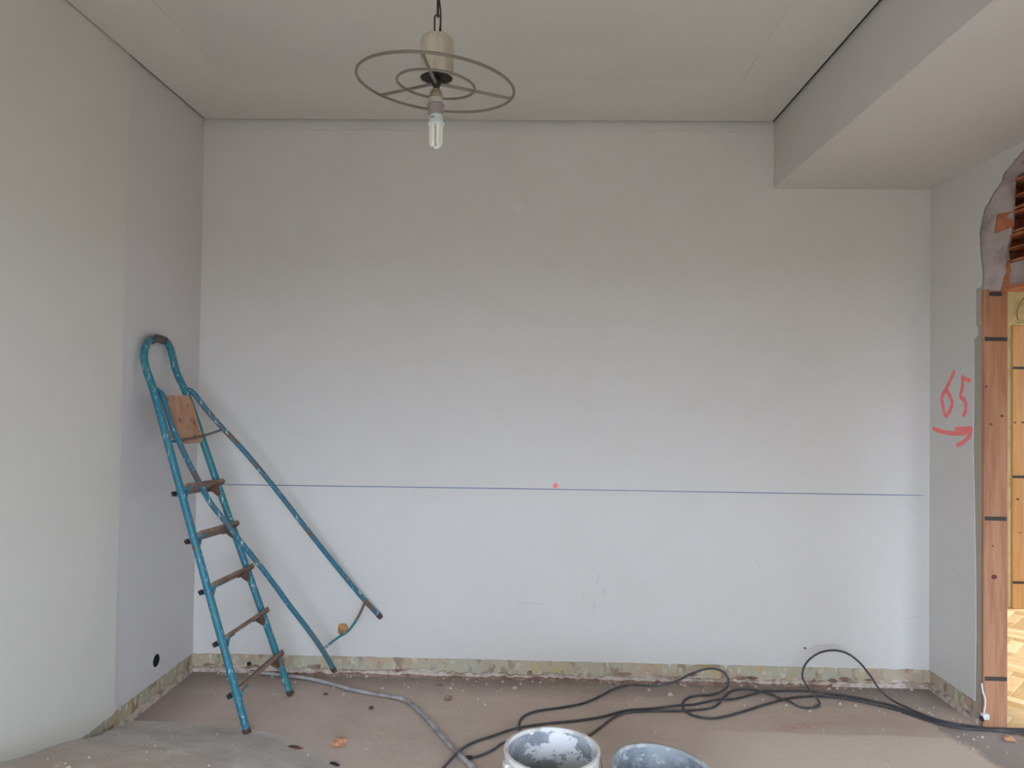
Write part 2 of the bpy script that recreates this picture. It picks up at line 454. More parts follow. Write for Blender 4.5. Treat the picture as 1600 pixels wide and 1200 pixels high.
def ribbon(bm, pts2, width, fmap, w0, w1, seed=0):
    """flat stroke of paint: outline offset about a polyline, ends round"""
    P = [Vector(p) for p in spline([(p[0], p[1], 0) for p in pts2], 6)]
    n = len(P); L, R = [], []
    for i in range(n):
        t = (P[min(i+1, n-1)]-P[max(i-1, 0)]).normalized(); nn = Vector((-t.y, t.x, 0))
        k = width/2*(1+0.25*mn.noise(Vector((i*0.35, seed, 1.3))))
        if i in (0, n-1): k *= 0.55
        L.append(P[i]+nn*k); R.append(P[i]-nn*k)
    for i in range(n-1):
        q = [L[i], L[i+1], R[i+1], R[i]]
        vs0 = [bm.verts.new(fmap(p.x, p.y, w0)) for p in q]; vs1 = [bm.verts.new(fmap(p.x, p.y, w1)) for p in q]
        bm.faces.new(vs1)
        bm.faces.new((vs0[0], vs0[1], vs1[1], vs1[0])); bm.faces.new((vs0[2], vs0[3], vs1[3], vs1[2]))
        if i == 0: bm.faces.new((vs0[3], vs0[0], vs1[0], vs1[3]))
        if i == n-2: bm.faces.new((vs0[1], vs0[2], vs1[2], vs1[1]))
    bmesh.ops.remove_doubles(bm, verts=bm.verts, dist=1e-5)
    return bm


def lump(seed, sx, sy, sz, sub=1, rough=0.35):
    bm = bmesh.new(); bmesh.ops.create_icosphere(bm, subdivisions=sub, radius=1.0)
    for v in bm.verts:
        k = 1+rough*mn.noise(v.co*1.7+Vector((seed*3.1, seed, 0)))*1.6
        v.co = Vector((v.co.x*k*sx, v.co.y*k*sy, v.co.z*k*sz))
    return bm


# ------------------------------------------------------------------ the setting
S = 'structure'
ground = obj('ground', box(-60, 60, -90, HF-0.5, -3.3, -3.0), M_ground, kind=S)

floor = obj('floor', box(XL-0.12, 2.205, YF-0.12, YB+0.12, -0.15, 0.0), M_floor, kind=S)

# back wall: plaster ends raggedly above the torn-off baseboard; socket hole low on the left
SOCK = (-0.972, 0.241)
bm = bmesh.new()
outline = jag(XL-0.12, XR+0.02, ZS, 0.03, 0.004, 3)+[(XR+0.02, 3.05), (XL-0.12, 3.05)]
slab(bm, outline, [circle2(SOCK[0], SOCK[1], 0.026, 0.029, 24, 0.72)], mapXZ, YB, YB+0.012)
slab(bm, [(XL-0.12, -0.1), (XO, -0.1), (XO, 3.05), (XL-0.12, 3.05)], [circle2(SOCK[0], SOCK[1], 0.026, 0.029, 24, 0.72)], mapXZ, YB+0.0121, YB+0.12)
wall_back = obj('wall_back', bm, M_wall, kind=S)
# left wall: rear stretch, and the thicker, paler layer that starts at y = 3.09
HOLE = (3.444, 0.195)
bm = bmesh.new()
slab(bm, jag(3.085, YB+0.02, ZS, 0.03, 0.004, 5)+[(YB+0.02, 3.05), (3.085, 3.05)], [circle2(HOLE[0], HOLE[1], 0.030, 0.030, 24)], mapYZ, XL, XL-0.012)
slab(bm, [(3.05, -0.1), (YB+0.12, -0.1), (YB+0.12, 3.05), (3.05, 3.05)], [circle2(HOLE[0], HOLE[1], 0.030, 0.030, 24)], mapYZ, XL-0.0121, XL-0.12)
wall_left = obj('wall_left', bm, M_wall_left, kind=S)
bm = bmesh.new()
outline = jag(YF-0.12, 3.09, ZS, 0.03, 0.004, 6)+jag(ZS+0.02, 3.05, 3.09, 0.12, 0.004, 9)[1:-1]
outline = jag(YF-0.12, 3.09, ZS, 0.03, 0.004, 6)+[(b, a) for a, b in jag(ZS+0.05, 3.0, 3.09, 0.12, 0.004, 9)]+[(3.09, 3.05), (YF-0.12, 3.05)]
slab(bm, outline, [], mapYZ, XL+0.006, XL-0.012)
add_box(bm, XL-0.12, XL-0.0121, YF-0.12, 3.05, -0.1, 3.05)
obj('front_layer', bm, M_wall_pale, wall_left)

# right partition: whole near the corner, broken open in an arch above the doorway
BREAK0 = [(3.398, 2.012), (3.389, 2.076), (3.403, 2.168), (3.408, 2.229), (3.411, 2.284), (3.394, 2.33), (3.372, 2.385), (3.348, 2.400), (3.32, 2.429), (3.298, 2.446), (3.258, 2.469), (3.241, 2.501), (3.198, 2.521), (3.148, 2.547), (3.108, 2.563), (3.03, 2.575), (2.93, 2.572), (2.80, 2.58), (2.60, 2.55), (2.48, 2.47), (2.40, 2.36), (2.36, 2.20), (2.35, 2.012)]
BREAK = [(p.x, p.y) for p in spline([(a, b, 0) for a, b in BREAK0], 4)]
BREAK = [BREAK[0]]+[(y+0.006*mn.noise(Vector((i*0.7, 1, 0))), z+0.006*mn.noise(Vector((i*0.7, 9, 0)))) for i, (y, z) in enumerate(BREAK)][1:-1]+[BREAK[-1]]
bm = bmesh.new()
EDGE = [(3.44, 0.114), (3.434, 0.40), (3.437, 0.677), (3.446, 0.95), (3.458, 1.272), (3.452, 1.55), (3.455, 1.784), (3.427, 1.80), (3.426, 1.842), (3.427, 2.012)]
outline = list(reversed(jag(3.44, YB+0.02, ZS, 0.03, 0.004, 8)))
outline = [(YB+0.02, 3.05)]+outline+EDGE+BREAK+[(2.35, -0.05), (YF-0.12, -0.05), (YF-0.12, 3.05)]
slab(bm, outline, [], mapYZ, XR, XR+0.012)
core = [(YB+0.12, 3.05), (YB+0.12, -0.05), (3.40, -0.05), (3.40, 2.012)]+[(y+(0.014 if y > 2.7 else -0.014), z+0.012) for y, z in BREAK[1:]]+[(2.33, -0.05), (YF-0.12, -0.05), (YF-0.12, 3.05)]
slab(bm, core, [], mapYZ, XR+0.0121, 2.1499)
slab(bm, [(YB+0.12, 3.05), (YB+0.12, -0.05), (3.40, -0.05), (3.40, 2.008), (3.46, 2.03), (3.6, 2.03), (3.6, 3.04), (2.2, 3.04), (2.2, 2.03), (2.345, 2.03), (2.345, -0.05), (YF-0.12, -0.05), (YF-0.12, 3.05)], [], mapYZ, 2.15, XO)
wall_right = obj('wall_right', bm, M_wall, kind=S)
# the lintel is thicker on the hallway side
bm = bmesh.new()
slab(bm, [(3.6, 3.04), (3.6, 2.03), (3.34, 2.03), (3.31, 2.105), (3.43, 2.11), (3.43, 2.49), (2.4, 2.53), (2.36, 2.03), (2.2, 2.03), (2.2, 3.04)], [], mapYZ, 2.1501, 2.255)
slab(bm, [(3.6, 3.04), (3.6, 2.03), (3.40, 2.03), (3.34, 1.996), (3.27, 2.006), (3.0, 2.0), (2.7, 2.01), (2.36, 2.0), (2.2, 2.03), (2.2, 3.04)], [], mapYZ, 2.2551, 2.267)
obj('lintel', bm, M_mortar, wall_right)
# torn plaster edge and mortar face of the break, sloping back to the bricks
INNER = [(3.342, 1.995), (3.306, 2.062), (3.293, 2.103), (3.315, 2.151), (3.307, 2.207), (3.285, 2.255), (3.28, 2.30), (3.277, 2.345), (3.275, 2.39), (3.273, 2.43), (3.267, 2.475), (3.245, 2.496), (3.205, 2.510), (3.16, 2.518), (3.11, 2.524), (3.03, 2.532), (2.93, 2.53), (2.80, 2.53), (2.60, 2.51), (2.49, 2.44), (2.44, 2.34), (2.41, 2.20), (2.40, 2.0)]
bm = bmesh.new()
rows = []
NB = 7
bo = [Vector((XR+0.0005, y, z)) for y, z in BREAK]; bi = [Vector((2.152, y, z)) for y, z in INNER]
bi = spline(bi, 4)
for i in range(len(bo)):
    row = []
    for k in range(NB+1):
        t = k/NB
        p = bo[i].lerp(bi[i], t)
        if t <= 0.18: p = bo[i]+Vector((0.011*t/0.18, 0.0, 0.0))
        elif k < NB: p += Vector((0, mn.noise(p*16)*0.016, mn.noise(p*14+Vector((3, 1, 2)))*0.012))
        row.append(bm.verts.new(p))
    row.append(bm.verts.new(bi[i]+Vector((0.012, 0.004, 0.002))))
    rows.append(row)
for i in range(len(rows)-1):
    for k in range(len(rows[0])-1):
        bm.faces.new((rows[i][k], rows[i+1][k], rows[i+1][k+1], rows[i][k+1]))
obj('broken_mortar', bm, M_mortar, wall_right, angle=60)
# hollow clay bricks bedded in the outer leaf: horizontal channels broken open
def hollow_brick(y0, y1, z0, z1, webs, ragged=0.0, seed=0):
    bm = bmesh.new(); r = random.Random(seed)
    add_box(bm, 2.248, 2.253, y0, y1, z0, z1)
    zs = [z0]+webs+[z1]
    for i, z in enumerate(zs):
        t = 0.010 if i in (0, len(zs)-1) else 0.0035
        a = z if i == 0 else (z-t if i == len(zs)-1 else z-t/2)
        add_box(bm, 2.150+r.random()*ragged, 2.2479, y0, y1, a, a+t)
    add_box(bm, 2.150, 2.2479, y1-0.008, y1, z0+0.0101, z1-0.0101)
    return bm
yy = 3.268
for i in range(3):
    obj('hollow_brick', hollow_brick(yy-0.245, yy+0.12, 2.352, 2.487, [2.413], 0.006, i), M_brick, wall_right); yy -= 0.37
yy = 3.282
for i in range(3):
    obj('hollow_brick', hollow_brick(yy-0.245, yy+0.11, 2.250, 2.345, [], 0.010, 5+i), M_brick, wall_right); yy -= 0.37
yy = 3.302
for i in range(3):
    obj('hollow_brick', hollow_brick(yy-0.275, yy+0.10, 2.118, 2.243, [2.182], 0.004, 9+i), M_brick, wall_right); yy -= 0.38
# bottom course faced with mortar, orange where it snapped
bm = bmesh.new(); slab(bm, [(3.292, 2.02), (3.300, 2.07), (3.290, 2.112), (2.5, 2.112), (2.5, 2.005), (3.1, 2.006), (3.25, 2.012)], [], mapYZ, 2.146, 2.252)
obj('mortar_course', bm, M_mortar, wall_right)
bm = bmesh.new(); slab(bm, [(3.345, 1.992), (3.325, 2.03), (3.316, 2.06), (3.302, 2.068), (3.300, 2.088), (3.308, 2.105), (3.296, 2.13), (3.283, 2.10), (3.279, 2.08), (3.287, 2.06), (3.291, 2.02), (3.25, 2.013), (3.1, 2.007), (2.6, 2.004), (2.6, 1.996), (3.27, 1.998)], [], mapYZ, 2.140, 2.251)
obj('snapped_brick_edge', bm, M_brick, wall_right)
bm = bmesh.new()
for q in (((2.112, 3.318, 2.342), (2.108, 3.322, 2.262), (2.150, 3.262, 2.275), (2.143, 3.276, 2.310), (2.127, 3.298, 2.330), (2.165, 3.262, 2.346)),):
    c = [bm.verts.new(p) for p in q]; d = [bm.verts.new((p[0]+0.012, p[1]+0.035, p[2])) for p in q]
    bm.faces.new(c); bm.faces.new(d)
    for i in range(len(c)): bm.faces.new((c[i], c[(i+1) % len(c)], d[(i+1) % len(c)], d[i]))
obj('brick_shard', bm, M_brick, wall_right)
bm = lump(4, 0.05, 0.03, 0.035, 2); bmesh.ops.translate(bm, vec=(2.165, 3.16, 2.54), verts=bm.verts)
obj('brick_shard', bm, M_brick, wall_right)
# raw edge beside the jamb where the casing was pulled off
bm = bmesh.new()
ys = [(3.40, z) for z in (0.0, 0.5, 1.0, 1.5, 2.012)]
slab(bm, [(3.398, 0.0), (3.47, 0.0)]+[(y+0.012, z) for y, z in EDGE]+[(3.398, 2.012)], [], mapYZ, XR+0.004, XR+0.0118)
obj('raw_plaster_edge', bm, M_mortar_edge, wall_right)

# window wall behind the camera
bm = bmesh.new()
slab(bm, [(XL-0.12, -0.1), (XR+0.12, -0.1), (XR+0.12, 3.05), (XL-0.12, 3.05)], [[(WIN[0], WIN[2]), (WIN[1], WIN[2]), (WIN[1], WIN[3]), (WIN[0], WIN[3])]], mapXZ, YF, YF-0.12)
obj('wall_front', bm, M_wall, kind=S)

# ceiling boards hang with a joint all round, its shade put in as black strips
bm = box(XL+0.016, XB-0.016, YF, YB-0.027, ZC, ZC+0.0095)
ceiling = obj('ceiling', bm, M_ceil, kind=S)
bm = bmesh.new()
slab(bm, [(-1.43, YF+0.4), (0.95, YF+0.4), (0.95, 3.30), (-1.43, 3.30)], [], mapXY, ZC-0.0045, ZC-0.0001)
bevel(bm, 0.004, 2)
obj('raised_panel', bm, M_ceil, ceiling)
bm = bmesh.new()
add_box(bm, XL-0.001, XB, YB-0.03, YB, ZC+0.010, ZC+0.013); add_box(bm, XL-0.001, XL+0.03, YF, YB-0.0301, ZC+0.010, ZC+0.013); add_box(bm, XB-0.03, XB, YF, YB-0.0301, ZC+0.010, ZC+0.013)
obj('joint_shade_strip', bm, M_gap_shade, ceiling)
obj('ceiling_void', box(XL-0.12, XO+1.45, YF-0.12, YH+0.12, 3.05, 3.12), M_gap_shade, ceiling)
bm = bmesh.new()
add_box(bm, XL+0.0065, XB-0.0005, YB-0.0035, YB-0.0002, ZC-0.050, ZC-0.046)
obj('trim_1', bm, M_wall, kind=S)
beam = obj('ceiling_beam', bevel(box(XB, XR+0.06, YF-0.1, YB+0.01, ZB, 3.05), 0.004, 2), M_wall, kind=S)

# torn-off baseboard bands: backing, glue dabs, broken plaster lip
def lip(u0, u1, seed, fmap, w0, w1, h0=0.018, h1=0.036):
    n = int((u1-u0)/0.02); r = random.Random(seed); bm = bmesh.new()
    top = []
    for i in range(n+1):
        u = u0+(u1-u0)*i/n
        top.append((u, max(0.004, h0+(h1-h0)*r.random()*(0.6+0.8*abs(mn.noise(Vector((u*4, seed, 0))))))))
    slab(bm, [(u0, 0.0)]+[(u1, 0.0)]+list(reversed(top)), [], fmap, w0, w1)
    return bm


def chips(parent, spots, axis, base, inward):
    meshes = []
    for i, (u, v, su, sv, kind, depth) in enumerate(spots):
        bm = lump(i*1.3+0.7, 1, 1, 1, 1, 0.5)
        for q in bm.verts:
            a, b, c = q.co
            if axis == 'x': q.co = Vector((u+a*su, base+inward*depth*(0.2+0.8*c), v+b*sv))
            else: q.co = Vector((base+inward*depth*(0.2+0.8*c), u+a*su, v+b*sv))
        name = {'glue': 'glue_dab', 'chip': 'plaster_chip', 'brown': 'plaster_chip'}[kind]
        obj(name, bm, {'glue': M_glue, 'chip': M_chip, 'brown': M_chip_pink}[kind], parent, angle=50)


def spots_along(u0, u1, n, seed):
    r = random.Random(seed); out = []
    for i in range(n):
        u = u0+(u1-u0)*(i+r.random())/n
        k = r.random()
        if k < 0.34: out.append((u, 0.055+r.random()*0.03, 0.006+r.random()*0.012, 0.008+r.random()*0.014, 'glue', 0.004))
        elif k < 0.80: out.append((u, 0.012+r.random()*0.022, 0.018+r.random()*0.035, 0.006+r.random()*0.008, 'chip', 0.011))
        else: out.append((u, 0.010+r.random()*0.03, 0.015+r.random()*0.03, 0.005+r.random()*0.008, 'brown', 0.010))
    return out


bm = box(XL-0.012, XR+0.012, YB+0.0105, YB+0.0119, 0.0, ZS+0.01)
base_back = obj('baseboard_back', bm, M_skirt, kind=S)
obj('mortar_lip', lip(XL, XR, 3, mapXZ, YB-0.004, YB+0.0104), M_chip, base_back)
obj('mortar_lip', lip(XL+0.4, XR-0.5, 13, mapXZ, YB-0.014, YB-0.0041, 0.004, 0.020), M_chip_pink, base_back)
chips(base_back, spots_along(XL+0.03, XR-0.03, 96, 4)+[(-0.985, 0.06, 0.012, 0.036, 'glue', 0.006), (-1.54, 0.06, 0.010, 0.03, 'glue', 0.005), (-0.19, 0.06, 0.006, 0.034, 'glue', 0.005), (-0.70, 0.055, 0.012, 0.030, 'glue', 0.004)], 'x', YB+0.0104, -1)
base_left = obj('baseboard_left', box(XL-0.0119, XL-0.0105, 1.5, YB+0.0104, 0.0, ZS+0.01), M_skirt, kind=S)
obj('mortar_lip', lip(1.5, YB, 7, mapYZ, XL+0.004, XL-0.0104), M_chip, base_left)
chips(base_left, spots_along(2.6, YB-0.03, 26, 8), 'y', XL-0.0104, 1)
base_right = obj('baseboard_right', box(XR+0.0105, XR+0.0119, 3.47, YB+0.0104, 0.0, ZS+0.01), M_skirt, kind=S)
obj('mortar_lip', lip(3.42, YB, 9, mapYZ, XR-0.006, XR+0.0104), M_chip, base_right)
chips(base_right, spots_along(3.46, YB-0.03, 12, 9)+[(3.60, 0.05, 0.022, 0.04, 'glue', 0.008), (3.69, 0.05, 0.012, 0.03, 'brown', 0.008)], 'y', XR+0.0104, -1)

# doorway in the right partition: pine jamb with fixing straps
def jamb(name, x0, x1, y0, y1, z1, mat, straps, knots):
    d = obj(name, bevel(box(x0, x1, y0, y1, 0.0, z1), 0.003, 1), mat, kind=S)
    for z, a, b in straps:
        obj('fixing_strap', box(x0+a, x1-b, y0-0.003, y0-0.0001, z-0.009, z+0.009), M_strap, d)
    for x, z, r in knots:
        bm = bmesh.new(); slab(bm, circle2(x, z, r, r*0.8, 14), [], mapXZ, y0-0.0012, y0-0.0001)
        obj('wood_knot', bm, M_knot, d)
    return d
door_1 = jamb('door_1', XR+0.002, XO-0.002, 3.378, 3.398, 2.008, M_jamb, [(1.779, 0.002, 0.006), (0.955, 0.004, 0.008), (0.226, 0.006, 0.006)], [(2.136, 0.689, 0.013), (2.121, 1.387, 0.006), (2.170, 1.426, 0.007), (2.097, 1.56, 0.006), (2.13, 0.83, 0.004)])
obj('fixing_strap', box(2.112, 2.166, 3.374, 3.3779, 1.978, 1.996), M_strap, door_1)
obj('casing_stub', bevel(box(XR-0.006, XR+0.010, 3.40, 3.426, 1.842, 2.020), 0.002, 1), M_mortar_edge, door_1)
bm = box(XR+0.002, XO-0.002, 2.348, 2.368, 0, 2.008); obj('near_jamb_board', bm, M_jamb, door_1)

# hallway beyond
floor_hall = obj('floor_hall', box(2.2051, 6.6, HF-0.12, YH+0.12, -0.15, -0.010), M_joint, kind=S)
# herringbone parquet: strips 0.07 x 0.28
PW, PL = 0.07, 0.28
mesh_cache = {}
def plank_mesh(k):
    if k in mesh_cache: return mesh_cache[k]
    bm = box(0.001, PL-0.001, 0.001, PW-0.001, -0.010, 0.0); bevel(bm, 0.0012, 1)
    me = bpy.data.meshes.new('plank'); bm.to_mesh(me); bm.free(); me.materials.append((M_plank, M_plank2, M_plank3)[k])
    mesh_cache[k] = me; return me
r45 = math.radians(45); c45 = s45 = math.cos(r45)
strips = []
for row in range(-70, 70):
    for colm in range(-16, 16):
        for turned in (0, 1):
            u, v = row*PW+colm*PL, row*PW-colm*PL
            if turned: u, v = u+PW, v+PW
            cu, cv = (u-PW/2, v+PL/2) if turned else (u+PL/2, v+PW/2)
            wx, wy = 2.9+(cu*c45-cv*s45), 4.4+(cu*s45+cv*c45)
            if 2.12 < wx < 4.9 and 1.2 < wy < 5.5:
                px, py = 2.9+(u*c45-v*s45), 4.4+(u*s45+v*c45)
                strips.append((abs(wx/wy-0.665)+(0.0 if wy > 3.2 else 1.0), px, py, r45+(math.pi/2 if turned else 0.0)))
strips.sort()
for _, px, py, ang in strips[:280]:          # the strips one sees from the room
    o = bpy.data.objects.new('plank', plank_mesh(RND.choice((0, 0, 1, 1, 2)))); COL.objects.link(o)
    o.parent = floor_hall; o.location = (px, py, -0.0012); o.rotation_euler = (0, 0, ang)
bm = bmesh.new()                             # the rest of the parquet, joined
for _, px, py, ang in strips[280:]:
    n0 = len(bm.verts); vs = add_box(bm, 0.001, PL-0.001, 0.001, PW-0.001, -0.010, 0.0)
    mi = RND.choice((0, 0, 1, 1, 2)); M4 = Matrix.Translation((px, py, -0.0012)) @ Matrix.Rotation(ang, 4, 'Z')
    for q in vs: q.co = M4 @ q.co
    for f in set(f for q in vs for f in q.link_faces): f.material_index = mi
obj('parquet_field', bm, [M_plank, M_plank2, M_plank3], floor_hall, kind='stuff')
bm = bmesh.new(); add_box(bm, 4.95, 6.59, HF, YH, -0.0099, -0.001); add_box(bm, 2.2052, 4.95, HF, 1.15, -0.0099, -0.001)
obj('plain_boards', bm, M_plank, floor_hall)
bm = bmesh.new(); add_box(bm, 2.2, 6.7, YH, YH+0.12, -0.1, 3.05)
obj('wall_hall_end', bm, M_cream, kind=S)
obj('wall_hall_left', box(2.08, 2.1995, YB+0.1205, YH+0.12, -0.1, 3.049), M_cream, kind=S)
bm = bmesh.new()
slab(bm, [(2.2001, -0.1), (6.7, -0.1), (6.7, 3.05), (2.2001, 3.05)], [[(HWIN[0], HWIN[2]), (HWIN[1], HWIN[2]), (HWIN[1], HWIN[3]), (HWIN[0], HWIN[3])]], mapXZ, HF, HF-0.12)
obj('wall_hall_front', bm, M_cream, kind=S)
# second partition with its own doorway, broken along the top
bm = bmesh.new()
top2 = [(5.38, 2.06), (5.32, 2.098), (5.25, 2.112), (5.15, 2.13), (5.0, 2.14), (4.7, 2.13), (4.2, 2.12), (3.6, 2.11), (3.0, 2.06)]
slab(bm, [(YH, 3.0), (YH, 0), (5.372, 0)]+top2+[(3.0, 0), (HF, 0), (HF, 3.0)], [], mapYZ, XH, XH+0.012)
slab(bm, [(YH, 3.0), (YH, 0), (5.372, 0), (5.372, 2.06), (3.0, 2.06), (3.0, 0), (HF, 0), (HF, 3.0)], [], mapYZ, XH+0.0121, XH+0.11)
wall_hall = obj('wall_hall_side', bm, M_foam, kind=S)
door_2 = jamb('door_2', XH+0.014, XH+0.108, 5.35, 5.3715, 2.055, M_jamb_far, [(1.745, 0.0, 0.004), (0.954, 0.0, 0.004), (0.19, 0.0, 0.004)], [(3.53, 1.348, 0.008), (3.586, 1.349, 0.009), (3.55, 0.792, 0.010), (3.57, 0.55, 0.006)])
bm = bmesh.new()
slab(bm, [(HF, -0.1), (YH, -0.1), (YH, 3.05), (HF, 3.05)], [[(FWIN[0], FWIN[2]), (FWIN[1], FWIN[2]), (FWIN[1], FWIN[3]), (FWIN[0], FWIN[3])]], mapYZ, 6.6, 6.7)
obj('wall_hall_far', bm, M_cream, kind=S)
obj('ceiling_hall', box(2.2001, 6.6, HF, YH, 2.95, 3.049), M_ceil, kind=S)

# window frame behind the camera (it shapes the daylight, out of view)
bm = bmesh.new()
x0, x1, z0, z1 = WIN
for a in ((x0, x0+0.05, z0, z1), (x1-0.05, x1, z0, z1), ((x0+x1)/2-0.04, (x0+x1)/2+0.04, z0, z1), (x0+0.05, x1-0.05, z0, z0+0.05), (x0+0.05, x1-0.05, z1-0.05, z1)):
    add_box(bm, a[0], a[1], YF-0.09, YF-0.04, a[2], a[3])
obj('window_1', bm, M_white, kind=S)

# marks on the back wall
def stroke(name, pts, w, mat, parent=None, fmap=mapXZ, w0=YB-0.0001, w1=YB-0.0012, seed=0):
    bm = bmesh.new(); ribbon(bm, pts, w, fmap, w0, w1, seed); return obj(name, bm, mat, parent)
for i, (p, w) in enumerate([([(-0.05, 0.400), (0.02, 0.398), (0.08, 0.394)], 0.004), ([(0.376, 0.560), (0.368, 0.528), (0.362, 0.505)], 0.005), ([(0.408, 0.480), (0.402, 0.452)], 0.005), ([(0.357, 0.413), (0.349, 0.388), (0.340, 0.368)], 0.007), ([(0.30, 0.46), (0.29, 0.42)], 0.004), ([(1.20, 0.62), (1.215, 0.61)], 0.006), ([(1.95, 0.36), (2.05, 0.372)], 0.003), ([(0.505, 0.985), (0.505, 0.972)], 0.005), ([(0.52, 0.986), (0.52, 0.978)], 0.004), ([(1.30, 0.135), (1.315, 0.138)], 0.006)]):
    stroke('scuff_mark', p, w, M_pencil, wall_back, seed=i)
bm = bmesh.new(); ribbon(bm, [(3.66, 0.62), (3.60, 0.635), (3.55, 0.66)], 0.004, mapYZ, XR-0.0001, XR-0.001)
obj('scuff_mark', bm, M_pencil, wall_right)

# ------------------------------------------------------------------ stepladder
ladder = thing('step_ladder', 'paint-spattered blue steel stepladder leaning askew against the left wall', 'ladder', (-1.18, 3.34, 0))
NF, NT = Vector((-1.204, 3.134, 0.0)), Vector((-1.694, 3.205, 1.50))
FF, FT = Vector((-1.152, 3.548, 0.0)), Vector((-1.664, 3.455, 1.482))
RR = 0.0165
hoop = [NF.lerp(NT, 0.006), NF.lerp(NT, 0.35), NF.lerp(NT, 0.7), NT, Vector((-1.728, 3.208, 1.585)), Vector((-1.741, 3.212, 1.645)), Vector((-1.743, 3.238, 1.700)), Vector((-1.743, 3.290, 1.728)), Vector((-1.743, 3.350, 1.730)), Vector((-1.743, 3.410, 1.724)), Vector((-1.742, 3.452, 1.690)), Vector((-1.738, 3.474, 1.640)), Vector((-1.722, 3.476, 1.580)), FT, FF.lerp(FT, 0.7), FF.lerp(FT, 0.35), FF.lerp(FT, 0.006)]
bm = bmesh.new(); tube(bm, spline(hoop, 8), RR, 12)
obj('front_frame', bm, M_blue, ladder)
bm = bmesh.new(); tube(bm, spline([Vector((-1.743, 3.262, 1.716)), Vector((-1.743, 3.320, 1.731)), Vector((-1.743, 3.395, 1.727))], 6), RR+0.0028, 12)
obj('hand_grip', bm, M_tape, ladder)['label'] = 'dark taped hand grip'
for A, B in ((NF, NT), (FF, FT)):
    d = (B-A).normalized()
    bm = bmesh.new(); tube(bm, [A+Vector((0, 0, 0.006)), A+d*0.018, A+d*0.028], [RR+0.0015, RR+0.0014, RR+0.0008], 12)
    for v in bm.verts: v.co.z = max(v.co.z, 0.0)
    obj('rubber_foot', bm, M_rustdark, ladder)
# five treads, tipped up towards the rear frame
tn = Vector((-math.sin(math.radians(36)), 0, math.cos(math.radians(36))))
tx = Vector((math.cos(math.radians(36)), 0, math.sin(math.radians(36))))
for tn_t, tf_t in ((0.697, 0.697), (0.558, 0.560), (0.412, 0.418), (0.264, 0.274), (0.118, 0.132)):
    a = NF.lerp(NT, tn_t); b = FF.lerp(FT, tf_t)
    dy = (b-a); L = dy.length; ey = dy.normalized()
    ez = tn-ey*tn.dot(ey); ez.normalize(); ex = ey.cross(ez)
    bm = bmesh.new(); oriented_box(bm, (a+b)/2+ez*0.004, ex, ey, ez, 0.078, L-0.006, 0.018); bevel(bm, 0.004, 2)
    step = obj('tread', bm, M_tread, ladder)
    for p, s in ((a, 1), (b, -1)):
        bm = bmesh.new()
        # bracket: plate under the tread plus a gusset down the stile
        oriented_box(bm, p+ey*s*0.024-ez*0.008, ex, ey, ez, 0.074, 0.048, 0.005)
        sd = (NF-NT).normalized() if s == 1 else (FF-FT).normalized()
        q = p+ey*s*0.019
        v = [q-ez*0.0105-ex*0.012, q-ez*0.0105+ex*0.012, q+sd*(0.040 if s == 1 else 0.050)+ex*0.008, q+sd*(0.040 if s == 1 else 0.050)-ex*0.008]
        w = [x+ey*s*0.004 for x in v]; w2 = v[0]+ey*s*(0.022 if s == 1 else 0.048), v[1]+ey*s*(0.022 if s == 1 else 0.048)
        vs = [bm.verts.new(x) for x in v]; ws = [bm.verts.new(w2[0]), bm.verts.new(w2[1]), bm.verts.new(w[2]), bm.verts.new(w[3])]
        bm.faces.new(vs); bm.faces.new(ws)
        for i in range(4): bm.faces.new((vs[i], vs[(i+1) % 4], ws[(i+1) % 4], ws[i]))
        obj('bracket', bm, M_blue if s == 1 else M_rust, step)
        e = a-ey*0.014 if s == 1 else b+ey*0.014
    bm = bmesh.new(); oriented_box(bm, a-ex*0.033+ez*0.004-ey*0.002, ex, ey, ez, 0.014, 0.030, 0.021); bevel(bm, 0.003, 1)
    obj('end_cap', bm, M_rubber, step)
    bm = bmesh.new(); oriented_box(bm, b+ex*0.032+ez*0.004, ex, ey, ez, 0.014, 0.018, 0.021); bevel(bm, 0.003, 1)
    obj('end_cap', bm, M_tread, step)
# rear frame, bent and swung out to the right
RN = [(-1.709, 3.236, 1.494), (-1.677, 3.237, 1.48), (-1.657, 3.238, 1.443), (-1.64, 3.241, 1.388), (-1.618, 3.244, 1.318), (-1.577, 3.248, 1.229), (-1.552, 3.279, 1.148), (-1.523, 3.309, 1.069), (-1.495, 3.337, 0.995), (-1.474, 3.353, 0.951), (-1.426, 3.381, 0.876), (-1.381, 3.409, 0.799), (-1.334, 3.431, 0.729), (-1.282, 3.455, 0.651), (-1.214, 3.488, 0.543), (-1.159, 3.516, 0.451), (-1.069, 3.558, 0.311), (-1.006, 3.59, 0.201), (-0.958, 3.62, 0.096)]
RF = [(-1.676, 3.47, 1.497), (-1.651, 3.472, 1.492), (-1.621, 3.482, 1.458), (-1.591, 3.496, 1.411), (-1.539, 3.516, 1.343), (-1.508, 3.527, 1.305), (-1.468, 3.541, 1.258), (-1.419, 3.558, 1.2), (-1.289, 3.608, 1.025), (-1.133, 3.671, 0.799), (-0.949, 3.74, 0.542), (-0.845, 3.776, 0.405), (-0.767, 3.8, 0.313)]
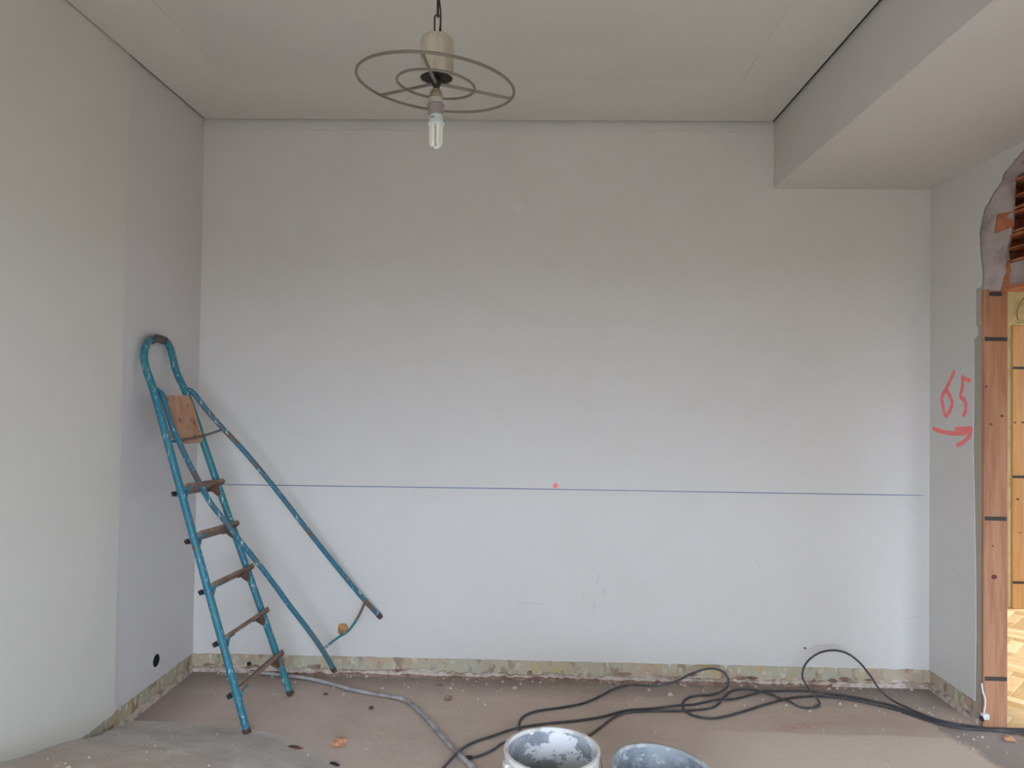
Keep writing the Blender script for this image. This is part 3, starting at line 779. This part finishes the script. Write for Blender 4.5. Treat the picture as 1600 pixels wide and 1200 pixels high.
for pts in (RN, RF):
    bm = bmesh.new(); tube(bm, spline(pts, 4), 0.0125, 10)
    leg = obj('rear_leg', bm, M_blue_rust, ladder)
    a, b = Vector(pts[-1]), Vector(pts[-2]); d = (a-b).normalized()
    bm = bmesh.new(); tube(bm, [a-d*0.024, a-d*0.005, a+d*0.003], [0.0135, 0.0135, 0.0115], 10)
    obj('leg_cap', bm, M_rustdark, leg)
    bm = bmesh.new(); c = Vector(pts[0]); tube(bm, [c+Vector((0.004, -0.010, 0)), c+Vector((0.004, 0.010, 0))], 0.008, 10)
    obj('hinge_pin', bm, M_rust, leg)
bm = bmesh.new(); tube(bm, spline([(-1.01, 3.59, 0.217), (-0.944, 3.64, 0.262), (-0.918, 3.67, 0.272), (-0.895, 3.69, 0.295), (-0.869, 3.73, 0.339), (-0.845, 3.777, 0.402)], 6), 0.0065, 8)
obj('lower_crossbar', bm, M_blue_rust, ladder)
bm = bmesh.new(); tube(bm, [(-1.626, 3.250, 1.256), (-1.572, 3.385, 1.268), (-1.545, 3.45, 1.282), (-1.509, 3.53, 1.302)], 0.0062, 8)
obj('upper_crossbar', bm, M_blue_rust, ladder)
PLAT = [(-1.666, 3.262, 1.466), (-1.636, 3.425, 1.467), (-1.62, 3.428, 1.441), (-1.566, 3.43, 1.268), (-1.569, 3.428, 1.244), (-1.606, 3.3, 1.247), (-1.621, 3.262, 1.277)]
bm = bmesh.new(); off = Vector((-0.011, -0.003, -0.003))
c = [bm.verts.new(p) for p in PLAT]; d = [bm.verts.new(Vector(p)+off) for p in PLAT]
bm.faces.new(c); bm.faces.new(d)
for i in range(len(c)): bm.faces.new((c[i], c[(i+1) % len(c)], d[(i+1) % len(c)], d[i]))
bmesh.ops.recalc_face_normals(bm, faces=bm.faces)
obj('platform_board', bm, M_plat, ladder)['label'] = 'stained brown platform board folded down'

# ------------------------------------------------------------------ pendant lamp
lamp = thing('pendant_lamp', 'ceiling pendant lamp with bare wire rings and a compact fluorescent bulb', 'lamp', (-0.273, 2.0, 2.351))
LC = Vector((-0.2745, 2.0, 2.351))
ax, ay, RG = 0.06, -0.08, 0.2195
ex = Vector((math.cos(ay), 0, math.sin(ay))); ey = Vector((0, math.cos(ax), math.sin(ax)))
ring = lambda r: [LC+r*(math.cos(t)*ex+math.sin(t)*ey) for t in [2*math.pi*k/72 for k in range(72)]]
bm = bmesh.new(); tube(bm, ring(RG), 0.0041, 10, closed=True); obj('outer_ring', bm, M_wire, lamp)
bm = bmesh.new(); tube(bm, ring(RG*0.495), 0.0037, 10, closed=True); obj('inner_ring', bm, M_wire, lamp)
for deg in (146, 268, 16):
    t = math.radians(deg); d = math.cos(t)*ex+math.sin(t)*ey
    bm = bmesh.new(); tube(bm, [LC+d*0.012+Vector((0, 0, 0.004)), LC+d*RG], 0.0046, 8); obj('spoke', bm, M_wire, lamp)
R0 = 0.0475
bm = bmesh.new(); CB0 = (LC.x+0.001, 2.0, 0)
lathe(bm, [(0.004, 2.4875), (0.030, 2.4865), (0.041, 2.4825), (0.0455, 2.475), (0.0465, 2.463), (R0, 2.369), (R0-0.0025, 2.369), (0.0440, 2.462), (0.030, 2.477), (0.004, 2.479)], CB0, 40)
obj('canopy_cup', bm, M_lampcup, lamp)
bm = bmesh.new(); lathe(bm, [(0.0, 2.3725), (0.0445, 2.3725), (0.0438, 2.460), (0.0, 2.470)], CB0, 32); obj('cup_shade_plug', bm, M_hub_cup_shade, lamp)  # dark plug standing in for the shade inside the hollow cup
bm = bmesh.new(); lathe(bm, [(0.0, 2.372), (0.012, 2.370), (0.015, 2.362), (0.013, 2.352), (0.009, 2.346), (0.009, 2.336), (0.0, 2.336)], CB0, 24); obj('hub', bm, M_hub_cup_shade, lamp)
SC = (-0.274, 2.0, 0.0055)
bm = bmesh.new(); lathe(bm, [(0.0, 2.3345), (0.008, 2.3345), (0.013, 2.330), (0.0175, 2.3215), (0.0195, 2.312), (0.020, 2.3075), (0.0, 2.3075)], SC, 28); obj('lampholder_cap', bm, M_brass, lamp)
bm = bmesh.new(); lathe(bm, [(0.0, 2.3074), (0.0188, 2.3074), (0.0188, 2.3052), (0.0208, 2.305), (0.0208, 2.2905), (0.0, 2.2905)], SC, 28); obj('lampholder_ring', bm, M_sock_pale, lamp)
bm = bmesh.new(); lathe(bm, [(0.0, 2.2904), (0.0222, 2.2904), (0.0246, 2.288), (0.0246, 2.2845), (0.0222, 2.282), (0.0214, 2.278), (0.0208, 2.2625), (0.0192, 2.260), (0.0, 2.260)], SC, 28); obj('lampholder_body', bm, M_sock, lamp)
BC = (-0.2722, 2.0, 0.0055)
bm = bmesh.new(); lathe(bm, [(0.0, 2.263), (0.0165, 2.263), (0.0185, 2.258), (0.0212, 2.240), (0.0232, 2.2365), (0.0232, 2.2325), (0.021, 2.2305), (0.0, 2.2305)], BC, 28)
bulb = obj('bulb_base', bm, M_base, lamp)
for k in range(3):
    a = math.radians(90+120*k); ta = a+math.pi/2
    c0 = Vector((BC[0]+0.0118*math.cos(a), 2.0+0.0118*math.sin(a), BC[2])); h = Vector((math.cos(ta), math.sin(ta), 0))*0.0068
    pts = [c0+h+Vector((0, 0, 2.2306)), c0+h+Vector((0, 0, 2.182))]
    pts += [c0+h*math.cos(t)+Vector((0, 0, 2.182-0.0075*math.sin(t))) for t in (0.5, 1.0, 1.57, 2.1, 2.6)]
    pts += [c0-h+Vector((0, 0, 2.182)), c0-h+Vector((0, 0, 2.2306))]
    bm = bmesh.new(); tube(bm, pts, 0.0056, 10); obj('bulb_tube', bm, M_tube, bulb)
bm = bmesh.new()
for k in range(4):
    a = math.radians(-126+k*8.5); p = Vector((BC[0]+0.0202*math.cos(a), 2.0+0.0202*math.sin(a), 2.2485+BC[2]))
    oriented_box(bm, p, (-math.sin(a), math.cos(a), 0), (math.cos(a), math.sin(a), 0), (0, 0, 1), 0.0020, 0.0008, 0.0042)
obj('printed_mark', bm, M_print, bulb)
# chain up to the ceiling hook, the lowest link facing the camera
zz = 2.5035; k = 0
def link(c, turned):
    h, w = 0.0275, 0.0088
    pts = []
    for t in range(10):
        a = math.pi*t/9; pts.append((w*math.cos(a), h-w+w*math.sin(a)))
    for t in range(10):
        a = math.pi+math.pi*t/9; pts.append((w*math.cos(a), -h+w+w*math.sin(a)))
    bm = bmesh.new()
    tube(bm, [Vector((c.x+(p if not turned else 0.0), c.y+(p if turned else 0.0), c.z+q)) for p, q in pts], 0.0023, 8, closed=True)
    return bm
bm = bmesh.new(); tube(bm, [Vector((-0.2735+0.006*math.cos(t), 2.0, 2.492+0.006*math.sin(t))) for t in [2*math.pi*i/16 for i in range(16)]], 0.0028, 8, closed=True)
obj('chain_eye', bm, M_chain, lamp)
z = 2.521; i = 0
while z < ZC-0.03:
    bm = link(Vector((-0.2725, 2.0, z)), i % 2 == 1)
    if i == 0: bmesh.ops.rotate(bm, cent=(-0.2725, 2.0, z), matrix=Matrix.Rotation(math.radians(25), 3, 'Z'), verts=bm.verts)
    obj('chain_link', bm, M_chain, lamp); z += 0.0495; i += 1
bm = bmesh.new(); tube(bm, spline([(-0.2685, 2.003, 2.492), (-0.2655, 2.004, 2.525), (-0.2655, 2.006, 2.56), (-0.270, 2.006, 2.60), (-0.268, 2.006, 2.70), (-0.271, 2.006, 2.80), (-0.27, 2.004, ZC-0.012)], 5), 0.0022, 6)
obj('lamp_cord', bm, M_chain, lamp)
bm = bmesh.new(); lathe(bm, [(0.0, ZC-0.0047), (0.045, ZC-0.0047), (0.045, ZC-0.012), (0.02, ZC-0.026), (0.0, ZC-0.028)], (-0.2725, 2.0, 0), 28)
obj('ceiling_rose', bm, M_lampcup, lamp)

# ------------------------------------------------------------------ buckets
def bucket(name, label, c, r, rb, h, m_out, m_in, m_rim, fill, warp=None, tilt=None):
    t = thing(name, label, 'bucket', c)
    wall = 0.0035
    parts = []
    bm = bmesh.new()
    lathe(bm, [(0.0, 0.0), (rb, 0.0), (rb+0.003, 0.004), (r-0.012, h-0.055), (r-0.004, h-0.054), (r-0.004, h-0.048), (r-0.011, h-0.047), (r-0.010, h-0.030), (r-0.003, h-0.029), (r-0.003, h-0.024), (r-0.009, h-0.023), (r-0.008, h-0.008), (r, h-0.007), (r, h-0.001), (r-0.002, h), (r-0.010, h), (r-0.012, h-0.003), (r-0.012-wall, h-0.06), (rb-wall, 0.006), (0.0, 0.006)], c, 56, warp=warp)
    parts.append(('bucket_body', bm, m_out))
    bm = bmesh.new()
    f = fill/h; rf = rb-wall+(r-0.012-wall-rb+wall)*min(1, fill/(h-0.06))
    prof = [(r-0.0135, h-0.010), (r-0.0140-wall, h-0.06)]
    for k in range(1, 8):
        q = k/7; prof.append((r-0.0140-wall+(rf-0.002-(r-0.0140-wall))*q, (h-0.06)+(fill-(h-0.06))*q))
    prof += [(rf*0.6, fill-0.006), (rf*0.3, fill-0.004), (0.0, fill-0.006)]
    lathe(bm, prof, c, 56, warp=lambda a, z: (warp(a, z) if warp else 1)*(1-0.004*abs(mn.noise(Vector((math.cos(a)*3, math.sin(a)*3, z*18))))))
    parts.append(('plaster_residue', bm, m_in))
    for s in (0, 1):
        a = math.pi*s+0.35
        bm = bmesh.new(); p = Vector((c[0]+(r+0.002)*math.cos(a), c[1]+(r+0.002)*math.sin(a), c[2]+h-0.040))
        oriented_box(bm, p, (-math.sin(a), math.cos(a), 0), (math.cos(a), math.sin(a), 0), (0, 0, 1), 0.028, 0.012, 0.034); bevel(bm, 0.003, 2)
        parts.append(('handle_lug', bm, m_out))
    # wire handle hanging down the near side
    bm = bmesh.new(); pts = []
    for k in range(17):
        a = math.pi+0.35+math.pi*k/16; s = math.sin(math.pi*k/16)
        pts.append((c[0]+(r+0.011)*math.cos(a), c[1]+(r+0.011)*math.sin(a), c[2]+h-0.040-0.13*s))
    tube(bm, spline(pts, 3), 0.0025, 8); parts.append(('wire_handle', bm, M_wire))
    for n, bm, m in parts:
        if tilt:
            bmesh.ops.rotate(bm, cent=c, matrix=Matrix.Rotation(tilt[1], 3, tilt[0]), verts=bm.verts)
        obj(n, bm, m, t)
    return t
bucket('bucket', 'white plastic bucket with grey and white plaster splashes inside its rim', (0.084, 2.29, 0.0), 0.151, 0.126, 0.382, M_bucket, M_resid, M_bucket, 0.10)
bucket('bucket', 'dark grey mixing bucket with a slumped rim, mottled with dried plaster', (0.418, 2.272, 0.0), 0.150, 0.122, 0.345, M_tub, M_resid2, M_tub, 0.265, warp=lambda a, z: 1+0.045*math.cos(2*(a-2.4))*min(1, z/0.3)+0.02*math.cos(3*a+0.6)*min(1, z/0.3))

# ------------------------------------------------------------------ cables and conduit
def cable(name, pts, r, mat, label, cat, group=None, n=5, plug=False, seg=8):
    t = thing(name, label, cat, (pts[len(pts)//2][0], pts[len(pts)//2][1], 0), group)
    bm = bmesh.new(); tube(bm, spline(pts, n), r, seg)
    obj('sheath', bm, mat, t)
    return t
CA = [(0.02, 3.10, 0.006), (-0.018, 3.20, 0.006), (-0.028, 3.29, 0.006), (-0.012, 3.36, 0.006), (0.041, 3.422, 0.006), (0.179, 3.479, 0.006), (0.274, 3.528, 0.006), (0.358, 3.607, 0.006), (0.449, 3.707, 0.008), (0.535, 3.735, 0.018), (0.647, 3.70, 0.030), (0.738, 3.695, 0.050), (0.834, 3.71, 0.090), (0.919, 3.725, 0.113), (0.974, 3.72, 0.113), (1.011, 3.7, 0.093), (1.016, 3.68, 0.055), (0.983, 3.691, 0.014), (0.919, 3.663, 0.007), (0.853, 3.652, 0.006), (0.798, 3.618, 0.006), (0.76, 3.556, 0.006), (0.752, 3.491, 0.006), (0.773, 3.436, 0.006), (0.819, 3.405, 0.006), (0.875, 3.401, 0.006), (0.948, 3.432, 0.006), (1.016, 3.471, 0.006), (1.121, 3.54, 0.006), (1.226, 3.605, 0.006), (1.325, 3.657, 0.006), (1.409, 3.677, 0.006), (1.499, 3.682, 0.006), (1.599, 3.657, 0.006), (1.684, 3.61, 0.006), (1.763, 3.556, 0.006), (1.857, 3.443, 0.006), (1.917, 3.387, 0.006), (1.99, 3.36, 0.006), (2.086, 3.350, 0.006), (2.16, 3.340, 0.006), (2.23, 3.317, 0.006), (2.42, 3.287, 0.006), (2.7, 3.25, 0.006)]
CBP = [(2.72, 3.385, 0.006), (2.547, 3.365, 0.006), (2.269, 3.368, 0.006), (2.194, 3.365, 0.006), (2.119, 3.362, 0.006), (2.018, 3.39, 0.006), (1.94, 3.428, 0.006), (1.884, 3.492, 0.006), (1.84, 3.56, 0.010), (1.796, 3.63, 0.020), (1.753, 3.65, 0.057), (1.712, 3.67, 0.121), (1.662, 3.68, 0.182), (1.609, 3.69, 0.219), (1.546, 3.69, 0.233), (1.479, 3.69, 0.222), (1.418, 3.68, 0.189), (1.386, 3.67, 0.151), (1.376, 3.66, 0.107), (1.385, 3.64, 0.080), (1.406, 3.63, 0.047), (1.427, 3.61, 0.025), (1.433, 3.590, 0.010), (1.401, 3.553, 0.006), (1.356, 3.54, 0.006), (1.321, 3.552, 0.006), (1.294, 3.594, 0.010), (1.258, 3.626, 0.012), (1.233, 3.674, 0.010), (1.204, 3.712, 0.008), (1.141, 3.748, 0.006), (1.095, 3.745, 0.006), (1.054, 3.727, 0.006), (1.011, 3.677, 0.010), (0.969, 3.613, 0.010), (0.933, 3.559, 0.006), (0.896, 3.52, 0.006), (0.85, 3.496, 0.006), (0.77, 3.478, 0.006), (0.683, 3.466, 0.006), (0.601, 3.461, 0.006), (0.478, 3.44, 0.006), (0.428, 3.403, 0.006), (0.377, 3.34, 0.006), (0.326, 3.261, 0.006), (0.263, 3.184, 0.006), (0.164, 3.149, 0.006), (0.026, 3.142, 0.006), (-0.089, 3.112, 0.006), (-0.135, 3.043, 0.006), (-0.187, 2.991, 0.006), (-0.225, 2.970, 0.006)]
CCP = [(-0.42, 2.70, 0.006), (-0.346, 2.813, 0.006), (-0.318, 2.887, 0.012), (-0.267, 3.019, 0.014), (-0.22, 3.105, 0.006), (-0.141, 3.168, 0.006), (-0.059, 3.221, 0.012), (0.084, 3.298, 0.006), (0.231, 3.338, 0.006), (0.352, 3.385, 0.006), (0.48, 3.462, 0.006), (0.605, 3.490, 0.006), (0.736, 3.522, 0.010), (0.806, 3.544, 0.006), (0.876, 3.577, 0.006), (0.947, 3.599, 0.012), (1.018, 3.619, 0.006), (1.119, 3.675, 0.006), (1.199, 3.715, 0.012), (1.27, 3.736, 0.006), (1.364, 3.745, 0.006), (1.443, 3.742, 0.006), (1.517, 3.726, 0.006), (1.613, 3.697, 0.006), (1.702, 3.648, 0.006), (1.781, 3.593, 0.006), (1.872, 3.471, 0.006), (1.928, 3.408, 0.006), (2.004, 3.375, 0.006), (2.102, 3.356, 0.006), (2.177, 3.350, 0.006), (2.251, 3.345, 0.006), (2.396, 3.313, 0.006), (2.7, 3.30, 0.006)]
cable('power_cable', CA, 0.0056, M_cable, 'black cable that curls in a low hump against the bare skirting band', 'cable', 'black cables on the floor')
t = cable('power_cable', CBP, 0.0052, M_cable, 'black cable with a tall upright loop standing before the back wall', 'cable', 'black cables on the floor')
bm = bmesh.new(); tube(bm, [(-0.215, 2.974, 0.009), (-0.232, 2.967, 0.009), (-0.246, 2.960, 0.009), (-0.252, 2.957, 0.009)], [0.0056, 0.009, 0.009, 0.006], 10); obj('cable_plug', bm, M_rubber, t)
cable('power_cable', CCP, 0.0056, M_cable, 'long black cable stretching from the grey conduit past the white bucket to the doorway', 'cable', 'black cables on the floor')
CK = [(-1.46, 3.815, 0.009), (-1.407, 3.802, 0.010), (-1.311, 3.787, 0.010), (-1.233, 3.77, 0.010), (-1.107, 3.735, 0.010), (-0.966, 3.669, 0.010), (-0.84, 3.604, 0.010), (-0.723, 3.564, 0.010), (-0.608, 3.526, 0.010), (-0.588, 3.512, 0.010), (-0.539, 3.457, 0.010), (-0.477, 3.359, 0.010), (-0.403, 3.227, 0.010), (-0.338, 3.105, 0.010), (-0.278, 3.005, 0.010), (-0.221, 2.914, 0.010), (-0.197, 2.876, 0.010), (-0.146, 2.783, 0.010)]
P = spline(CK, 22)
rad = [0.0102+0.0010*(i % 2) for i in range(len(P))]
t = thing('conduit', 'dusty grey corrugated conduit lying kinked across the floor', 'conduit', (-0.588, 3.512, 0))
bm = bmesh.new(); tube(bm, P, rad, 10, squash=0.8); obj('hose', bm, M_conduit, t)

# ------------------------------------------------------------------ sand heap
def sand_h(x, y):
    dx, dy = x+1.62, y-1.92
    r = math.sqrt((dx*1.02)**2+dy*dy)*(1+0.03*mn.noise(Vector((math.atan2(dy, dx)*2.2, 2.0, 0))))
    e = 1.29
    h = 0.300*(e-r)
    s = 0.05
    h = (h+math.sqrt(h*h+s*s*0.10))/2 - 0.0045
    h += 0.012*mn.noise(Vector((x*5, y*5, 0)))*min(1, max(0, (e-r)*4))+0.005*mn.noise(Vector((x*19, y*19, 3)))*min(1, max(0, (e-r)*5))
    return h
bm = bmesh.new(); g = []
nx, ny = 110, 120
for j in range(ny+1):
    row = []
    for i in range(nx+1):
        y = 0.62+2.62*j/ny; x = XL+(0.0064 if y < 3.10 else 0.0003)+1.55*i/nx
        row.append(bm.verts.new((x, y, sand_h(x, y))))
    g.append(row)
for j in range(ny):
    for i in range(nx):
        q = (g[j][i], g[j][i+1], g[j+1][i+1], g[j+1][i])
        if max(v.co.z for v in q) > -0.003: bm.faces.new(q)
bmesh.ops.delete(bm, geom=[v for v in bm.verts if not v.link_faces], context='VERTS')
tag(obj('sand_heap', bm, M_sand, loc=(-1.5, 2.0, 0), angle=180), 'heap of grey sand sloping down from the left wall onto the floor', 'sand', kind='stuff')

# ------------------------------------------------------------------ small things on the walls
mk = thing('spray_marking', 'fluorescent red sprayed number 65 with an arrow on the right wall', 'marking', (XR, 3.64, 1.45))
W0, W1 = XR-0.0001, XR-0.0013
M6 = [(3.604, 1.642), (3.636, 1.602), (3.674, 1.555), (3.713, 1.513), (3.702, 1.458), (3.679, 1.417), (3.641, 1.449), (3.624, 1.481), (3.641, 1.513), (3.674, 1.548)]
stroke('digit', M6, 0.022, M_spray, mk, mapYZ, W0, W1, 1)
bm = bmesh.new(); ribbon(bm, [(3.474, 1.589), (3.51, 1.596), (3.551, 1.606)], 0.020, mapYZ, W0, W1, 2)
b2 = bmesh.new(); ribbon(b2, [(3.54, 1.618), (3.54, 1.559), (3.556, 1.513), (3.525, 1.497), (3.514, 1.452), (3.534, 1.417)], 0.022, mapYZ, W0, W1-0.0003, 3)
tmp = bpy.data.meshes.new('tmp'); b2.to_mesh(tmp); b2.free(); bm.from_mesh(tmp); bpy.data.meshes.remove(tmp)
obj('digit', bm, M_spray, mk)
bm = bmesh.new(); ribbon(bm, [(3.80, 1.351), (3.724, 1.338), (3.613, 1.333), (3.534, 1.337), (3.464, 1.362)], 0.021, mapYZ, W0, W1, 4)
for k, pts in enumerate(([(3.602, 1.353), (3.53, 1.359), (3.464, 1.365)], [(3.464, 1.362), (3.488, 1.324), (3.534, 1.294), (3.586, 1.275)])):
    b2 = bmesh.new(); ribbon(b2, pts, 0.021, mapYZ, W0, W1-0.0003*(k+1), 5+k)
    tmp = bpy.data.meshes.new('tmp'); b2.to_mesh(tmp); b2.free(); bm.from_mesh(tmp); bpy.data.meshes.remove(tmp)
obj('arrow', bm, M_spray, mk)

bm = bmesh.new(); ribbon(bm, [(-1.70, 0.993), (-0.699, 0.996), (0.142, 0.998), (1.087, 0.998), (2.053, 0.999)], 0.0042, mapXZ, YB-0.0001, YB-0.0009, 2)
tag(obj('chalk_line', bm, M_chalk, loc=(0.14, YB, 0.998)), 'thin blue snapped chalk line running level across the back wall', 'line')
bm = bmesh.new(); slab(bm, [(p[0]+0.002*math.sin(i*2.1), p[1]) for i, p in enumerate(circle2(0.141, 1.017, 0.0135, 0.014, 18))], [], mapXZ, YB-0.0014, YB-0.0001)
tag(obj('paint_dot', bm, M_spray, loc=(0.141, YB, 1.017)), 'small fluorescent red paint dot just above the blue chalk line', 'marking')
cp = thing('cover_plate', 'round wall-coloured blanking plate high on the back wall', 'cover', (-0.082, YB, 2.487))
bm = bmesh.new(); slab(bm, circle2(-0.082, 2.487, 0.028, 0.028, 32), [], mapXZ, YB-0.005, YB-0.0001); bevel(bm, 0.002, 2); obj('plate_disc', bm, M_cap, cp)
bm = bmesh.new(); slab(bm, circle2(-0.082, 2.487, 0.004, 0.004, 12), [], mapXZ, YB-0.0065, YB-0.005); obj('plate_screw', bm, M_pencil, cp)
sb = thing('socket_box', 'ochre recessed socket box low on the back wall behind the ladder', 'socket', (SOCK[0], YB, SOCK[1]))
bm = bmesh.new(); slab(bm, circle2(SOCK[0], SOCK[1], 0.0275, 0.0305, 24, 0.72), [circle2(SOCK[0], SOCK[1], 0.0235, 0.0265, 24, 0.72)], mapXZ, YB-0.003, YB+0.05); obj('box_rim', bm, M_box, sb)
bm = bmesh.new(); slab(bm, circle2(SOCK[0], SOCK[1], 0.0235, 0.0265, 24, 0.72), [], mapXZ, YB+0.006, YB+0.05); obj('box_back', bm, M_box, sb)
hb = thing('wall_box', 'open round dark cable box low in the left wall', 'box', (XL, HOLE[0], HOLE[1]))
bm = bmesh.new(); slab(bm, circle2(HOLE[0], HOLE[1], 0.0298, 0.0298, 24), [circle2(HOLE[0], HOLE[1], 0.0265, 0.0265, 24)], mapYZ, XL+0.001, XL-0.06); obj('box_rim', bm, M_hole, hb)
bm = bmesh.new(); slab(bm, circle2(HOLE[0], HOLE[1], 0.0265, 0.0265, 24), [], mapYZ, XL-0.05, XL-0.06); obj('box_back', bm, M_hole, hb)
bm = bmesh.new(); lathe(bm, [(0.0, 0.0), (0.009, 0.0), (0.011, 0.006), (0.009, 0.012), (0.0, 0.014)], (0, 0, 0), 14)
bmesh.ops.rotate(bm, cent=(0, 0, 0), matrix=Matrix.Rotation(math.radians(90), 3, 'X'), verts=bm.verts)
bmesh.ops.translate(bm, vec=(-1.467, YB-0.004, 0.050), verts=bm.verts)
tag(obj('cable_stub', bm, M_hole, loc=(-1.467, YB, 0.05)), 'small black cable stub poking from the skirting band behind the ladder', 'cable')
bm = bmesh.new(); lathe(bm, [(0.0, 0.0), (0.003, 0.0), (0.003, 0.010), (0.005, 0.010), (0.005, 0.012), (0.0, 0.012)], (0, 0, 0), 10)
bmesh.ops.rotate(bm, cent=(0, 0, 0), matrix=Matrix.Rotation(math.radians(90), 3, 'X'), verts=bm.verts)
bmesh.ops.translate(bm, vec=(1.447, YB, 0.198), verts=bm.verts)
tag(obj('nail', bm, M_strap, loc=(1.447, YB, 0.198)), 'tiny dark nail in the back wall above the upright cable loop', 'nail')
ww = thing('aerial_lead', 'short white lead with a plug hanging down the foot of the pine door jamb', 'lead', (2.085, 3.37, 0))
bm = bmesh.new(); tube(bm, spline([(2.080, 3.376, 0.205), (2.082, 3.372, 0.17), (2.089, 3.368, 0.142), (2.090, 3.368, 0.11), (2.086, 3.368, 0.085), (2.085, 3.366, 0.072)], 6), 0.0036, 8); obj('lead_wire', bm, M_white, ww)
bm = bmesh.new(); oriented_box(bm, (2.086, 3.362, 0.062), (1, 0, 0), (0, 1, 0), (0, 0, 1), 0.030, 0.022, 0.026); bevel(bm, 0.005, 2); obj('lead_plug', bm, M_white, ww)
bm = bmesh.new(); oriented_box(bm, (2.070, 3.358, 0.052), (1, 0, 0.3), (0, 1, 0), (-0.3, 0, 1), 0.014, 0.016, 0.022); bevel(bm, 0.003, 1); obj('plug_pin', bm, M_rubber, ww)
bm = bmesh.new(); tube(bm, spline([(XH-0.004, 5.10, 2.30), (XH-0.012, 5.17, 2.25), (XH-0.012, 5.235, 2.20), (XH-0.012, 5.265, 2.15), (XH-0.014, 5.262, 2.11), (XH-0.016, 5.25, 2.085)], 6), 0.0028, 6)
tag(obj('dangling_wire', bm, M_cord, loc=(XH, 5.25, 2.1)), 'thin brown wire dangling over the second doorway beyond the hallway', 'wire')

# ------------------------------------------------------------------ debris on the floor
def debris(name, label, cat, x, y, sx, sy, sz, mat, seed, rot=0.0, group=None):
    bm = lump(seed, sx, sy, sz, 2, 0.4)
    bmesh.ops.rotate(bm, cent=(0, 0, 0), matrix=Matrix.Rotation(rot, 3, 'Z'), verts=bm.verts)
    zmin = min(v.co.z for v in bm.verts)
    for v in bm.verts: v.co.z = max(v.co.z, -sz*0.45)
    zmin = min(v.co.z for v in bm.verts)
    bmesh.ops.translate(bm, vec=(x, y, -zmin+sand_z(x, y)), verts=bm.verts)
    return tag(obj(name, bm, mat, loc=(x, y, 0), angle=40), label, cat, group)
def sand_z(x, y):
    return max(0.0, sand_h(x, y)) if x < -0.25 and y < 3.24 else 0.0
debris('brick_fragment', 'orange brick fragment on the bare floor in front of the sand heap', 'brick', -0.786, 3.065, 0.027, 0.024, 0.020, M_brick_pale, 2, 0.4)
debris('clay_chip', 'dark red clay chip lying alone on the floor near mid-room', 'rubble', -0.38, 3.548, 0.017, 0.015, 0.012, M_chip_pink, 3, 0.2)
debris('mortar_crumb', 'dark crumb on the floor just right of the grey conduit', 'rubble', -0.728, 3.42, 0.012, 0.011, 0.009, M_rust, 5)
debris('mortar_crumb', 'dark crumb on the floor between the ladder foot and the conduit', 'rubble', -0.986, 3.566, 0.010, 0.009, 0.008, M_rust, 6)
debris('clay_chip', 'flat reddish chip on the floor beside the skirting behind the conduit', 'rubble', -0.444, 3.72, 0.024, 0.012, 0.006, M_chip_pink, 8, 0.1)
debris('wood_splinter', 'brown wood splinter resting at the rim of the sand heap', 'splinter', -0.961, 3.016, 0.034, 0.009, 0.006, M_rust, 9, -0.2)
debris('wood_splinter', 'dark wood splinter at the sand heap\'s foot by the bottom edge', 'splinter', -0.763, 2.901, 0.024, 0.008, 0.006, M_rubber, 11, -0.45)
debris('plaster_crumb', 'white plaster crumb on the floor under the low cable hump', 'rubble', 0.72, 3.66, 0.014, 0.012, 0.010, M_glue, 12)
debris('plaster_crumb', 'pale plaster crumb on the floor mid-way along the back wall', 'rubble', -0.055, 3.70, 0.012, 0.010, 0.008, M_glue, 14)
debris('brick_fragment', 'small tan brick fragment on the threshold of the doorway', 'brick', 2.13, 3.265, 0.022, 0.018, 0.012, M_brick_pale, 15, 0.3)
# countless grit and crumbs
bm = bmesh.new(); r = random.Random(21)
def crumb(x, y, s):
    z = sand_z(x, y)
    c = Vector((x, y, z+s*0.3)); k = r.random()*6.28
    v = [bm.verts.new(c+Vector((math.cos(k+i*2.09)*s, math.sin(k+i*2.09)*s*0.8, -s*0.35))) for i in range(3)]
    t = bm.verts.new(c+Vector((0, 0, s*0.6)))
    bm.faces.new(v); [bm.faces.new((v[i], v[(i+1) % 3], t)) for i in range(3)]
for i in range(420):
    x = -1.7+r.random()*3.7; d = r.random()**2*0.32
    crumb(x, YB-0.02-d, 0.002+r.random()**3*0.011)
for i in range(160):
    crumb(-1.5+r.random()*3.4, 2.7+r.random()*0.9, 0.0015+r.random()**4*0.008)
for i in range(90):
    cx, cy, cs = 1.8+r.random()*0.38, 2.9+r.random()*0.85, 0.002+r.random()**3*0.010
    if cx < 2.06 or cy < 3.36: crumb(cx, cy, cs)
tag(obj('floor_grit', bm, M_chip, loc=(0, 3.5, 0)), 'scattered plaster grit and crumbs over the bare floor', 'grit', kind='stuff')
bm = bmesh.new()
for i in range(260):
    x = XL+0.02+r.random()*1.1; y = 2.3+r.random()*0.8
    if sand_h(x, y) > 0.004: crumb(x, y, 0.0015+r.random()**4*0.009)
tag(obj('sand_grit', bm, M_glue, loc=(-1.5, 2.6, 0)), 'pale grit strewn over the grey sand heap', 'grit', kind='stuff')
